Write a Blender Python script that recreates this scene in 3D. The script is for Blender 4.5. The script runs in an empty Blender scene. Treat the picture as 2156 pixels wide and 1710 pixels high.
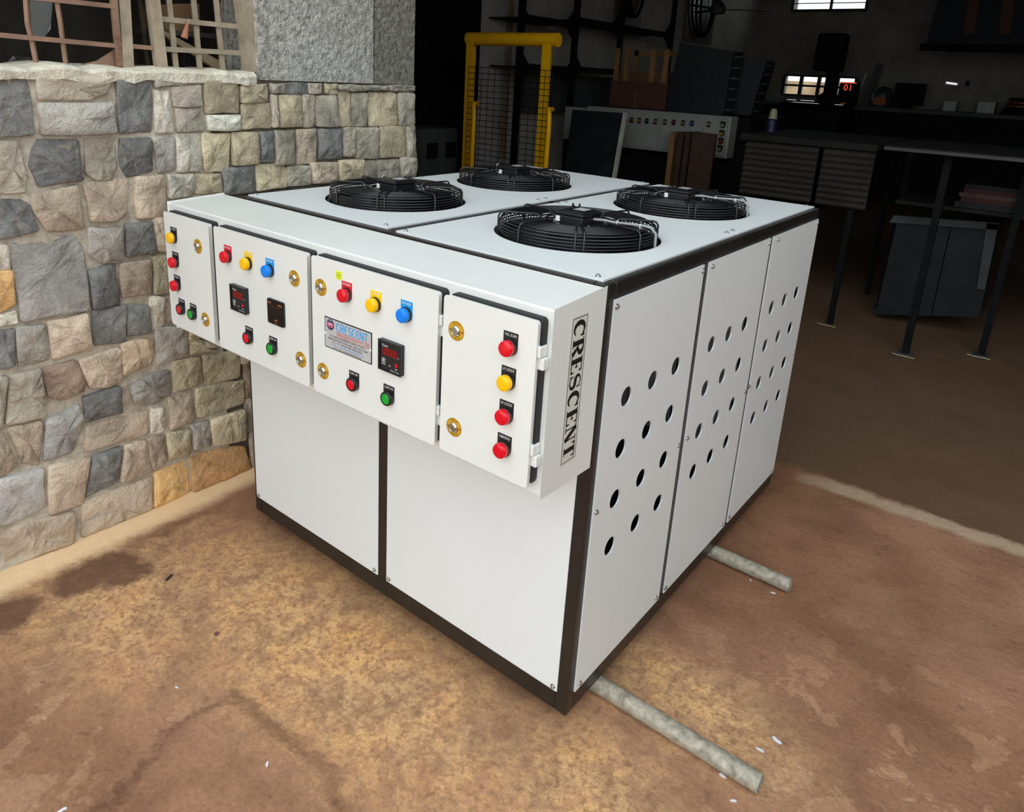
import bpy, bmesh, math, random
import numpy as np
from mathutils import Vector, Matrix
C = bpy.context.scene.collection
PI = math.pi
S = 0.8                      # working unit -> metres (all numbers below are in working units)

# ------------------------------------------------------------ camera, world, exposure
CF, CX, CY = 1536.2, 1030.47, 617.57          # focal length and principal point in photo pixels
YAW, PITCH, ROLL = 0.6685083, 0.2906160, 0.0513678
CAM = np.array([2.2536, -1.4296, 1.7484])
def _basis():
    ca, sa, cp, sp = math.cos(YAW), math.sin(YAW), math.cos(PITCH), math.sin(PITCH)
    f = np.array([-sa*cp, ca*cp, -sp]); r = np.array([ca, sa, 0.0]); u = np.cross(r, f)
    cr, sr = math.cos(ROLL), math.sin(ROLL)
    return cr*r+sr*u, -sr*r+cr*u, f
RT, UP, FW = _basis()
def P(px, py, ax, v):
    """point where the sight line of a photo pixel meets the plane axis=v"""
    d = FW + RT*(px-CX)/CF - UP*(py-CY)/CF
    return CAM + d*((v-CAM[ax])/d[ax])
cam = bpy.data.cameras.new('camera'); co = bpy.data.objects.new('camera', cam); C.objects.link(co)
M4 = Matrix(((RT[0], UP[0], -FW[0], CAM[0]*S), (RT[1], UP[1], -FW[1], CAM[1]*S), (RT[2], UP[2], -FW[2], CAM[2]*S), (0, 0, 0, 1)))
co.matrix_world = M4
cam.sensor_width = 36; cam.sensor_fit = 'HORIZONTAL'; cam.lens = CF/2156*36
cam.shift_x = -(CX-1078)/2156; cam.shift_y = (CY-855)/2156; cam.clip_start = 0.05
sc = bpy.context.scene; sc.camera = co
sc.view_settings.view_transform = 'Standard'; sc.view_settings.look = 'None'
sc.view_settings.exposure = 0.0; sc.view_settings.gamma = 1.0; sc.view_settings.use_curve_mapping = False
CANOPY_BLOCK_Y = 1.35
w = bpy.data.worlds.new('sky'); sc.world = w; w.use_nodes = True
bg = w.node_tree.nodes['Background']; bg.inputs[0].default_value = (0.88, 0.965, 1.0, 1); bg.inputs[1].default_value = 1.85

sn = bpy.data.lights.new('hazy_sun', 'SUN'); sn.energy = 0.75; sn.angle = math.radians(70); sn.color = (.96, 1.0, 1.0)
so = bpy.data.objects.new('hazy_sun', sn); C.objects.link(so); so.location = (0, -8, 6)
so.rotation_euler = Vector((0.05, -1.0, 0.5)).to_track_quat('Z', 'Y').to_euler()

# ------------------------------------------------------------ helpers
def lin(c):
    return tuple((x/255/12.92 if x/255 <= .04045 else ((x/255+.055)/1.055)**2.4) for x in c)
class NT:
    def __init__(s, name):
        s.m = bpy.data.materials.new(name); s.m.use_nodes = True
        s.t = s.m.node_tree; s.b = s.t.nodes['Principled BSDF']
    def n(s, typ, **k):
        nd = s.t.nodes.new(typ)
        for a, v in k.items():
            if a.startswith('i_'):
                key = a[2:]; key = int(key) if key.isdigit() else key.replace('_', ' ')
                if hasattr(v, 'is_output'): s.t.links.new(v, nd.inputs[key])
                else: nd.inputs[key].default_value = v
            else: setattr(nd, a, v)
        return nd
    def l(s, a, b): s.t.links.new(a, b)
    def math(s, op, a, b=0.0, c=None, clamp=False):
        nd = s.n('ShaderNodeMath', operation=op); nd.use_clamp = clamp
        for i, v in enumerate((a, b, c)):
            if v is None: continue
            if hasattr(v, 'is_output'): s.l(v, nd.inputs[i])
            else: nd.inputs[i].default_value = v
        return nd.outputs[0]
    def mix(s, f, a, b, mode='MIX'):
        nd = s.n('ShaderNodeMix', data_type='RGBA', blend_type=mode)
        for sock, v in ((nd.inputs[0], f), (nd.inputs[6], a), (nd.inputs[7], b)):
            if hasattr(v, 'is_output'): s.l(v, sock)
            elif isinstance(v, tuple): sock.default_value = (*v, 1) if len(v) == 3 else v
            else: sock.default_value = v
        return nd.outputs[2]
    def noise(s, vec, scale, detail=4, rough=.55, dist=0):
        nd = s.n('ShaderNodeTexNoise'); s.l(vec, nd.inputs['Vector'])
        nd.inputs['Scale'].default_value = scale; nd.inputs['Detail'].default_value = detail
        nd.inputs['Roughness'].default_value = rough; nd.inputs['Distortion'].default_value = dist
        return nd.outputs[0]
    def rng(s, v, a, b, c=0., d=1., smooth=False):
        nd = s.n('ShaderNodeMapRange'); nd.clamp = True
        if smooth: nd.interpolation_type = 'SMOOTHSTEP'
        s.l(v, nd.inputs[0])
        for i, x in enumerate((a, b, c, d)): nd.inputs[i+1].default_value = x
        return nd.outputs[0]
    def bump(s, h, strength=.3, dist=.01):
        nd = s.n('ShaderNodeBump'); nd.inputs['Strength'].default_value = strength; nd.inputs['Distance'].default_value = dist
        s.l(h, nd.inputs['Height']); s.l(nd.outputs[0], s.b.inputs['Normal'])
def mat(name, rgb, rough=.5, metal=0., var=.06, vs=6., bump=0., bs=80., spec=.5, emit=None, es=1., coat=0., wear=None):
    t = NT(name); b = t.b
    base = lin(rgb)
    co_ = t.n('ShaderNodeTexCoord').outputs['Object']
    n1 = t.noise(co_, vs, 5)
    dark = tuple(x*(1-var*2) for x in base); lite = tuple(min(1, x*(1+var*1.2)) for x in base)
    c = t.mix(t.rng(n1, .3, .7), dark, lite)
    if wear:
        c = t.mix(t.math('MULTIPLY', t.rng(t.noise(co_, wear[1], 8, .7), .56, .68), wear[2]), c, lin(wear[0]))
    t.l(c, b.inputs['Base Color'])
    b.inputs['Roughness'].default_value = rough; b.inputs['Metallic'].default_value = metal
    b.inputs['Specular IOR Level'].default_value = spec
    if coat: b.inputs['Coat Weight'].default_value = coat
    if emit:
        b.inputs['Emission Color'].default_value = (*lin(emit), 1); b.inputs['Emission Strength'].default_value = es
    if bump: t.bump(t.noise(co_, bs, 3), bump, .003)
    return t.m

ORG = {}
class MB:
    """collects faces in working units; build() links them as one mesh object"""
    def __init__(s): s.v, s.f, s.mi, s.sm = [], [], [], []
    def add(s, vs, fs, m=0, smooth=False):
        o = len(s.v); s.v += [tuple(map(float, p)) for p in vs]
        for f in fs: s.f.append(tuple(i+o for i in f)); s.mi.append(m); s.sm.append(smooth)
        return s
    def box(s, x0, x1, y0, y1, z0, z1, m=0):
        return s.add([(x0,y0,z0),(x1,y0,z0),(x1,y1,z0),(x0,y1,z0),(x0,y0,z1),(x1,y0,z1),(x1,y1,z1),(x0,y1,z1)],
                     [(0,3,2,1),(4,5,6,7),(0,1,5,4),(1,2,6,5),(2,3,7,6),(3,0,4,7)], m)
    def prism(s, poly, ext, m=0):
        """planar 3D polygon extruded by the vector ext"""
        n = len(poly); p = [np.array(q, float) for q in poly]; e = np.array(ext, float)
        nn = sum((np.cross(p[i]-p[0], p[(i+1) % n]-p[0]) for i in range(n)), np.zeros(3))
        if nn @ e > 0: p = p[::-1]
        s.add(p+[q+e for q in p], [tuple(range(n)), tuple(range(2*n-1, n-1, -1))]+[(i, n+i, n+(i+1) % n, (i+1) % n)[::-1] for i in range(n)], m)
        return s
    def tube(s, path, r, seg=8, m=0, closed=False, smooth=True, caps=True):
        p = [np.array(q, float) for q in path]; n = len(p)
        T = []
        for i in range(n):
            a = p[(i-1) % n] if (closed or i > 0) else p[i]; b = p[(i+1) % n] if (closed or i < n-1) else p[i]
            d = b-a; T.append(d/np.linalg.norm(d))
        up = np.array([0, 0, 1.]) if abs(T[0][2]) < .9 else np.array([1., 0, 0])
        vs = []; u = up-T[0]*(up@T[0]); u /= np.linalg.norm(u)
        for i in range(n):
            u = u-T[i]*(u@T[i]); u /= np.linalg.norm(u); v = np.cross(T[i], u)
            rr = r[i] if isinstance(r, (list, tuple)) else r
            vs += [p[i]+rr*(math.cos(2*PI*k/seg)*u+math.sin(2*PI*k/seg)*v) for k in range(seg)]
        fs = []
        for i in range(n if closed else n-1):
            j = (i+1) % n
            fs += [(i*seg+k, i*seg+(k+1) % seg, j*seg+(k+1) % seg, j*seg+k) for k in range(seg)]
        s.add(vs, fs, m, smooth)
        if caps and not closed:
            s.add(vs[:seg], [tuple(range(seg))[::-1]], m); s.add(vs[-seg:], [tuple(range(seg))], m)
        return s
    def bar(s, a, b, w, h, m=0, up=(0, 0, 1)):
        """square bar from a to b, width w across, height h along up"""
        a, b = np.array(a, float), np.array(b, float); t = (b-a)/np.linalg.norm(b-a); up = np.array(up, float)
        if abs(t@up) > .95: up = np.array([0, 1., 0])
        sd = np.cross(t, up); sd /= np.linalg.norm(sd); up = np.cross(sd, t)
        q = [a+sd*w*i/2+up*h*j/2 for i, j in ((-1,-1),(1,-1),(1,1),(-1,1))]
        return s.prism(q, b-a, m)
    def lathe(s, prof, o, axis, seg=20, m=0, smooth=True):
        """prof: (radius, height) pairs along axis from o; each pair of rows gets its own verts"""
        o = np.array(o, float); w_ = np.array(axis, float); w_ /= np.linalg.norm(w_)
        a = np.array([1., 0, 0]) if abs(w_[0]) < .9 else np.array([0, 1., 0]); u = np.cross(w_, a); u /= np.linalg.norm(u); v = np.cross(w_, u)
        ring = lambda r, h: [o+w_*h+r*(math.cos(2*PI*k/seg)*u+math.sin(2*PI*k/seg)*v) for k in range(seg)]
        for (r0, h0), (r1, h1) in zip(prof, prof[1:]):
            if r1 < 1e-6: s.add(ring(r0, h0)+[o+w_*h1], [(k, (k+1) % seg, seg) for k in range(seg)], m, smooth)
            elif r0 < 1e-6: s.add([o+w_*h0]+ring(r1, h1), [(0, 1+(k+1) % seg, 1+k) for k in range(seg)], m, smooth)
            else: s.add(ring(r0, h0)+ring(r1, h1), [(k, (k+1) % seg, seg+(k+1) % seg, seg+k) for k in range(seg)], m, smooth)
        return s
    def build(s, name, mats, parent=None, o=None, bevel=0, bseg=2, **props):
        if not isinstance(mats, (list, tuple)): mats = [mats]
        base = ORG.get(parent.name, np.zeros(3)) if parent else None
        v = np.array(s.v)
        if parent is None:
            if o is None: o = ((v[:,0].min()+v[:,0].max())/2, (v[:,1].min()+v[:,1].max())/2, v[:,2].min())
            org = np.array(o, float)
        else: org = np.array(o, float) if o is not None else base
        me = bpy.data.meshes.new(name); me.from_pydata([tuple(q) for q in (v-org)*S], [], s.f)
        for x in mats: me.materials.append(x)
        me.polygons.foreach_set('material_index', s.mi); me.polygons.foreach_set('use_smooth', s.sm); me.update()
        ob = bpy.data.objects.new(name, me); C.objects.link(ob)
        if parent: ob.parent = parent; ob.location = (org-base)*S
        else: ob.location = org*S
        ORG[ob.name] = org
        if bevel:
            b = ob.modifiers.new('bevel', 'BEVEL'); b.width = bevel*S; b.segments = bseg; b.limit_method = 'ANGLE'; b.angle_limit = math.radians(40)
        for k, x in props.items(): ob[k] = x
        return ob
def thing(name, o, label, cat, group=None):
    e = bpy.data.objects.new(name, None); C.objects.link(e); e.location = Vector(o)*S; ORG[e.name] = np.array(o, float)
    e['label'] = label; e['category'] = cat
    if group: e['group'] = group
    return e
def tag(o, label, cat, group=None):
    o['label'] = label; o['category'] = cat
    if group: o['group'] = group
    return o
def copy_at(src, parent, o, rot=None):
    c = src.copy(); C.objects.link(c); c.parent = parent
    c.location = (np.array(o, float)-ORG[parent.name])*S; ORG[c.name] = np.array(o, float)
    if rot is not None: c.rotation_euler = rot
    return c
_tc = {}
def text_geo(txt, spacing=1.0):
    key = (txt, spacing)
    if key not in _tc:
        cu = bpy.data.curves.new('txt', 'FONT'); cu.body = txt; cu.resolution_u = 2; cu.space_character = spacing
        ob = bpy.data.objects.new('txt', cu); C.objects.link(ob)
        dg = bpy.context.evaluated_depsgraph_get(); me = bpy.data.meshes.new_from_object(ob.evaluated_get(dg))
        vs = [tuple(v.co)[:2] for v in me.vertices]; fs = [tuple(p.vertices) for p in me.polygons]
        bpy.data.objects.remove(ob); bpy.data.curves.remove(cu); bpy.data.meshes.remove(me)
        _tc[key] = (vs, fs)
    return _tc[key]
def put_text(mb, txt, o, U, V, width=None, height=None, m=0, align='C', spacing=1.0, lift=.0004):
    """flat lettering: fitted to width and/or height, centred (or left) at o, on axes U,V"""
    vs, fs = text_geo(txt, spacing); a = np.array(vs)
    lo, hi = a.min(0), a.max(0); sz = hi-lo
    if width and height: sx, sy = width/sz[0], height/sz[1]
    elif width: sx = sy = width/sz[0]
    else: sx = sy = height/sz[1]
    U, V = np.array(U, float), np.array(V, float); N = np.cross(U, V); o = np.array(o, float)+N*lift
    off = (lo+hi)/2 if align == 'C' else np.array([lo[0], (lo[1]+hi[1])/2])
    mb.add([o+U*(x-off[0])*sx+V*(y-off[1])*sy for x, y in vs], fs, m)
def ribbon(mb, pts, wid, o, U, V, m=0, lift=0):
    """flat stroke of varying width through 2D points"""
    p = [np.array(q, float) for q in pts]; n = len(p); U, V = np.array(U, float), np.array(V, float)
    o = np.array(o, float)+np.cross(U, V)*lift
    L = []
    for i in range(n):
        d = p[min(i+1, n-1)]-p[max(i-1, 0)]; d /= np.linalg.norm(d); k = np.array([-d[1], d[0]])
        hw = (wid[i] if isinstance(wid, (list, tuple)) else wid)/2
        L += [p[i]+k*hw, p[i]-k*hw]
    mb.add([o+U*q[0]+V*q[1] for q in L], [(2*i, 2*i+1, 2*i+3, 2*i+2) for i in range(n-1)], m)
X_, Y_, Z_ = np.eye(3)
def slab(pts, ax, v, t, name, m, parent=None, bevel=0, **k):
    """panel whose outline is given by photo pixels on the plane axis=v, t thick along that axis"""
    e = np.zeros(3); e[ax] = t
    return MB().prism([P(*q, ax, v) for q in pts], e).build(name, m, parent, bevel=bevel, **k)
random.seed(4)
# ------------------------------------------------------------ materials
WHITE = mat('white_powder_coat', (224, 227, 228), .42, var=.012, vs=3, bump=.05, bs=400)
CREAM = mat('box_white_enamel', (226, 227, 223), .38, var=.02, vs=3, bump=.05, bs=350)
FRAME = mat('dark_frame_paint', (35, 31, 28), .36, var=.15, vs=9, bump=.06, bs=160)
RUBBER = mat('black_rubber', (26, 27, 27), .6)
BLACKP = mat('black_plastic', (26, 27, 29), .34)
FANBLK = mat('black_fan_enamel', (24, 25, 27), .28, spec=.6)
BLADE = mat('dark_grey_blade', (40, 43, 46), .3, spec=.6)
ZINC = mat('zinc_plated_steel', (190, 190, 186), .28, metal=1, var=.1, vs=60)
CHROME = mat('chrome', (215, 212, 205), .14, metal=1)
INSIDE = mat('dark_interior_steel', (18, 18, 18), .7)
RED = mat('red_lens', (214, 0, 30), .2, spec=.5)
AMBER = mat('amber_lens', (255, 190, 0), .22, spec=.4)
BLUE = mat('blue_lens', (0, 126, 235), .22, spec=.4)
GREEN = mat('green_lens', (0, 160, 40), .25, spec=.6)
REDPL = mat('red_label', (214, 14, 44), .45); AMBPL = mat('yellow_label', (255, 208, 0), .45); BLUPL = mat('blue_label', (0, 150, 225), .45)
GOLD = mat('gold_lock_label', (226, 172, 38), .35, metal=.25)
INK = mat('black_ink', (18, 18, 20), .5); PAPER = mat('white_print', (236, 236, 236), .5)
SILV = mat('brushed_nameplate', (198, 197, 198), .38, metal=.25, var=.03, vs=40)
SKYINK = mat('sky_blue_ink', (30, 160, 236), .5); REDINK = mat('red_ink', (200, 44, 58), .5); NAVY = mat('navy_ink', (32, 40, 92), .5); PINK = mat('pink_ink', (226, 110, 130), .5)
LEDR = mat('red_display_window', (120, 14, 18), .2, emit=(190, 10, 16), es=.25); LEDS = mat('unlit_segment', (70, 6, 8), .3)
DKRED = mat('dark_red_display', (20, 7, 8), .25, spec=.3); ORNINK = mat('orange_print', (236, 150, 96), .5)
LIME = mat('lime_sticker', (226, 238, 40), .5)
GALV = mat('weathered_steel_pipe', (168, 160, 144), .55, metal=.15, var=.2, vs=60, bump=.6, bs=90, wear=((88, 78, 64), 18, .8))
STUCCO = None

def stone_mat():
    t = NT('split_stone'); oi = t.n('ShaderNodeObjectInfo'); tc = t.n('ShaderNodeTexCoord').outputs['Object']
    off = t.n('ShaderNodeVectorMath', operation='ADD'); t.l(tc, off.inputs[0])
    sc_ = t.n('ShaderNodeVectorMath', operation='SCALE'); sc_.inputs['Scale'].default_value = 40
    cmb = t.n('ShaderNodeCombineXYZ'); [t.l(oi.outputs['Random'], cmb.inputs[i]) for i in range(3)]
    t.l(cmb.outputs[0], sc_.inputs[0]); t.l(sc_.outputs[0], off.inputs[1]); v = off.outputs[0]
    big = t.noise(v, 7, 6, .6, .6); fine = t.noise(v, 55, 6, .7); vein = t.noise(v, 11, 4, .6, 2.2)
    base = oi.outputs['Color']
    c = t.mix(t.rng(big, .3, .72), t.mix(1.0, base, (.62, .61, .6), 'MULTIPLY'), t.mix(1.0, base, (1.22, 1.2, 1.16), 'MULTIPLY'))
    c = t.mix(t.math('MULTIPLY', t.rng(fine, .5, .75), .35), c, lin((206, 196, 180)))
    c = t.mix(t.math('MULTIPLY', t.rng(vein, .6, .68), .3), c, lin((208, 190, 160)))
    c = t.mix(t.math('MULTIPLY', t.rng(t.noise(v, 26, 3, .5, 1.2), .30, .22), .55), c, (.03, .028, .025))
    t.l(c, t.b.inputs['Base Color']); t.b.inputs['Roughness'].default_value = .72
    h = t.math('ADD', t.math('MULTIPLY', big, 2.2), t.math('ADD', t.math('MULTIPLY', fine, .5), t.math('MULTIPLY', vein, .8)))
    t.bump(h, .9, .016); return t.m
STONE = stone_mat()
def rough_mat(name, a, b_, scale=30, bump=.6, bs=90, dist=.006, rough=.85, big=2.0):
    t = NT(name); v = t.n('ShaderNodeTexCoord').outputs['Object']
    c = t.mix(t.rng(t.noise(v, scale, 6, .65), .35, .66), lin(a), lin(b_))
    c = t.mix(t.rng(t.noise(v, big, 4), .3, .75), t.mix(1., c, (.8, .79, .77), 'MULTIPLY'), c)
    t.l(c, t.b.inputs['Base Color']); t.b.inputs['Roughness'].default_value = rough
    t.bump(t.noise(v, bs, 4, .6), bump, dist); return t.m
OUTW = rough_mat('warm_sky_blocker', (150, 116, 86), (206, 178, 142), 2, .2, 20)
MORTAR = rough_mat('lime_mortar', (176, 167, 152), (224, 215, 198), 24, .8, 60)
STUCCO = rough_mat('grey_stucco', (150, 148, 142), (222, 219, 211), 46, 1.0, 58, .02); STUCCO_SHADED = rough_mat('shaded_grey_stucco', (112, 111, 100), (166, 164, 150), 46, 1.0, 58, .02)  # second stucco is darker: the far pier's shade put into its colour
SILL = rough_mat('rough_cement_sill', (232, 222, 200), (252, 247, 230), 20, 1, 40, .012)
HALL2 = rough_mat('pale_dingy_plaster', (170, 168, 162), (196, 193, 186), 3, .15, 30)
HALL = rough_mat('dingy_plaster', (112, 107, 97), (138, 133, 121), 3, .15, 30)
SOFFIT = rough_mat('dark_ceiling', (44, 42, 40), (60, 58, 54), 3, .2, 30)  # low, dark tone for the unseen ceilings
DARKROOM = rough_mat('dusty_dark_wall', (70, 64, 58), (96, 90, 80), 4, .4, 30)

# ------------------------------------------------------------ floor
def floor_mat():
    t = NT('stained_concrete'); pos = t.n('ShaderNodeNewGeometry').outputs['Position']
    sep = t.n('ShaderNodeSeparateXYZ'); t.l(pos, sep.inputs[0]); x, y = sep.outputs[0], sep.outputs[1]
    n_big = t.noise(pos, 1.1, 5, .55); n_mid = t.noise(pos, 4.5, 9, .68, .25); n_fin = t.noise(pos, 38, 8, .75); n_blot = t.noise(pos, 21, 9, .72, .15); n_grain = t.noise(pos, 95, 5, .75)
    jx = t.math('ADD', x, t.math('ADD', t.math('MULTIPLY', t.math('SUBTRACT', n_mid, .5), .20), t.math('MULTIPLY', t.math('SUBTRACT', n_blot, .5), .05))); jy = t.math('ADD', y, t.math('ADD', t.math('MULTIPLY', t.math('SUBTRACT', t.noise(pos, 5.3, 6, .6), .5), .12), t.math('MULTIPLY', t.math('SUBTRACT', n_fin, .5), .03)))
    brown, tan, ochre, pink = lin((142, 101, 74)), lin((236, 196, 150)), lin((230, 178, 116)), lin((174, 130, 104))
    c = t.mix(t.rng(n_big, .35, .65), brown, pink)
    # worn ochre apron around the machine
    def blob(cx, cy, rx, ry, lo=.35, hi=1.25):
        dx = t.math('DIVIDE', t.math('SUBTRACT', jx, cx*S), rx*S); dy = t.math('DIVIDE', t.math('SUBTRACT', jy, cy*S), ry*S)
        d = t.math('SQRT', t.math('ADD', t.math('MULTIPLY', dx, dx), t.math('MULTIPLY', dy, dy)))
        return t.rng(d, lo, hi, 1, 0)
    apron = t.math('MAXIMUM', blob(.72, -.25, 1.0, .34), t.math('MAXIMUM', blob(1.72, .33, .34, .2), t.math('MAXIMUM', t.math('MULTIPLY', blob(.02, -.56, .55, .36), .95), t.math('MULTIPLY', blob(1.62, -.12, .3, .24), .9))))
    mott = t.rng(n_blot, .43, .57)
    c = t.mix(t.math('MULTIPLY', apron, t.math('MULTIPLY_ADD', mott, .65, .35)), c, t.mix(t.rng(n_mid, .35, .65), tan, ochre))
    # pale peeled flakes towards the right
    flake = t.math('MULTIPLY', t.rng(t.noise(pos, 7.5, 5, .6, .3), .55, .59), t.math('MAXIMUM', blob(2.25, .1, .8, .9), blob(.1, -.9, .8, .6)))
    c = t.mix(t.math('MULTIPLY', flake, .6), c, lin((206, 162, 128)))
    c = t.mix(t.math('MULTIPLY', t.rng(n_mid, .55, .40), .35), c, lin((104, 70, 50)))
    # dark speckle, dirt
    c = t.mix(t.math('MULTIPLY', t.rng(n_fin, .60, .74), .45), c, lin((78, 54, 38)))
    c = t.mix(t.math('MULTIPLY', t.rng(t.noise(pos, 24, 3, .5), .64, .7), .4), c, lin((110, 78, 60)))
    c = t.mix(t.math('MULTIPLY', t.rng(n_fin, .36, .28), .3), c, lin((224, 190, 146)))
    c = t.mix(t.rng(n_grain, .35, .68), t.mix(1., c, (.80, .78, .75), 'MULTIPLY'), t.mix(1., c, (1.16, 1.15, 1.13), 'MULTIPLY'))
    c = t.mix(t.math('MULTIPLY', t.math('MULTIPLY', t.rng(t.noise(pos, 62, 4, .6), .535, .585), t.math('MULTIPLY_ADD', apron, .42, .25)), t.rng(n_big, .35, .6, .25, .8)), c, lin((134, 94, 66)))
    # paler sandy band along the foot of the stone wall
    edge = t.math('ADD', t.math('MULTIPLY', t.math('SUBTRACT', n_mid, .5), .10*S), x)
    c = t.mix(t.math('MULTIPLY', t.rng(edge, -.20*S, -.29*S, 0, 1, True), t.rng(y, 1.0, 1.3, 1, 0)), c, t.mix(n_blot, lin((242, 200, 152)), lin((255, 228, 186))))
    # dark oil stains
    st = t.math('MAXIMUM', blob(-.15, -.57, .10, .16, .75, 1.05), t.math('MAXIMUM', blob(-.06, -.50, .07, .10, .7, 1.1), t.math('MAXIMUM', blob(-.13, -.86, .11, .12, .75, 1.05), t.math('MULTIPLY', blob(-.2, -.28, .05, .2, .5, 1.1), .6))))
    c = t.mix(t.math('MULTIPLY', st, .85), c, t.mix(n_blot, lin((84, 56, 42)), lin((124, 88, 66))))
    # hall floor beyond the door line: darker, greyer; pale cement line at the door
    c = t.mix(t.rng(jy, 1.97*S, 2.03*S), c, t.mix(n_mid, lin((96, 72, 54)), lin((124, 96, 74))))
    band = t.math('MULTIPLY', t.math('MULTIPLY', t.rng(t.math('ADD', jy, t.math('MULTIPLY', x, -.045)), 1.80*S, 1.835*S), t.rng(t.math('ADD', jy, t.math('MULTIPLY', x, -.045)), 1.93*S, 1.90*S)), t.rng(jx, 1.5*S, 1.7*S))
    c = t.mix(t.math('MULTIPLY', band, .9), c, t.mix(n_blot, lin((170, 144, 118)), lin((212, 186, 156))))
    # cracks
    crack = None
    pts = [P(a, b, 2, 0)[:2]*S for a, b in ((190, 1712), (330, 1590), (410, 1520), (490, 1462), (545, 1505), (640, 1590), (700, 1640), (745, 1712))]
    for a, b in zip(pts, pts[1:]):
        d = b-a; L2 = float(d@d)
        px_, py_ = t.math('SUBTRACT', jx, float(a[0])), t.math('SUBTRACT', jy, float(a[1]))
        h = t.math('DIVIDE', t.math('ADD', t.math('MULTIPLY', px_, float(d[0])), t.math('MULTIPLY', py_, float(d[1]))), L2, clamp=True)
        ex = t.math('SUBTRACT', px_, t.math('MULTIPLY', h, float(d[0]))); ey = t.math('SUBTRACT', py_, t.math('MULTIPLY', h, float(d[1])))
        dd = t.math('SQRT', t.math('ADD', t.math('MULTIPLY', ex, ex), t.math('MULTIPLY', ey, ey)))
        crack = dd if crack is None else t.math('MINIMUM', crack, dd)
    ck = t.math('MULTIPLY', t.rng(crack, .004, .022, 1, 0), t.rng(n_blot, .35, .6, .25, 1))
    c = t.mix(t.math('MULTIPLY', ck, .6), c, lin((98, 64, 48)))
    t.l(c, t.b.inputs['Base Color'])
    t.l(t.rng(n_mid, .3, .7, .62, .85), t.b.inputs['Roughness']); t.b.inputs['Specular IOR Level'].default_value = .3
    h = t.math('SUBTRACT', t.math('ADD', t.math('MULTIPLY', n_fin, .7), t.math('ADD', n_blot, t.math('MULTIPLY', flake, -.4))), t.math('MULTIPLY', ck, 1.5))
    t.bump(h, .5, .01); return t.m
st = dict(kind='structure')
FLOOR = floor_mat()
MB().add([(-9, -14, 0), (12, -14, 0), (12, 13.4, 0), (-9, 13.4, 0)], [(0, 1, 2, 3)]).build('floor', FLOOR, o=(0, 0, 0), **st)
# ------------------------------------------------------------ left wall
XM = -.375                                   # mortar face
wl = MB()
WT = 1.700                                   # top of the stone dado
wl.box(-.62, XM, -2.6, .12, 0, WT-.016)                                # dado core
wl.build('wall_left', MORTAR, o=(XM, -.5, 0), **st)
WALL = bpy.data.objects['wall_left']
MB().box(-.62, XM, .12, 1.215, 0, WT-.016).build('mortar_bed', rough_mat('shaded_joint_mortar', (66, 61, 53), (112, 104, 90), 24, .8, 60), WALL)  # shade of the deep-raked joints put into a darker mortar colour
plaster = MB(); plaster.box(-.62, -.366, .345, .945, WT-.016, 3.4); MB().box(-.62, -.372, .957, 1.215, WT-.016, 3.4).build('plaster_pier', STUCCO_SHADED, WALL); plaster.box(-.6, -.385, .94, .96, WT-.016, 3.4)
plaster.box(-.62, -.366, -2.6, .345, 2.75, 3.4)
plaster.build('plaster_pier', STUCCO, WALL)
sl = MB(); ys = [-2.6+.045*i for i in range(66)]
random.seed(11)
prof = [(y, WT+.004+random.uniform(-.006, .010), -.352+random.uniform(-.006, .010), -.012+random.uniform(-.01, .006)) for y in ys if y < .36]
vs = []
for y, z, xf, dz in prof: vs += [(-.62, y, z+.006), (-.46, y, z+.008), (xf-.02, y, z+random.uniform(-.003, .003)), (xf, y, z-.012), (xf-.004, y, WT-.02+dz), (-.40, y, WT-.03)]
fs = []
for i in range(len(prof)-1): fs += [(i*6+k, i*6+k+1, i*6+k+7, i*6+k+6) for k in range(5)]
sl.add(vs, fs); sl.build('cement_sill', SILL, WALL)

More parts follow.
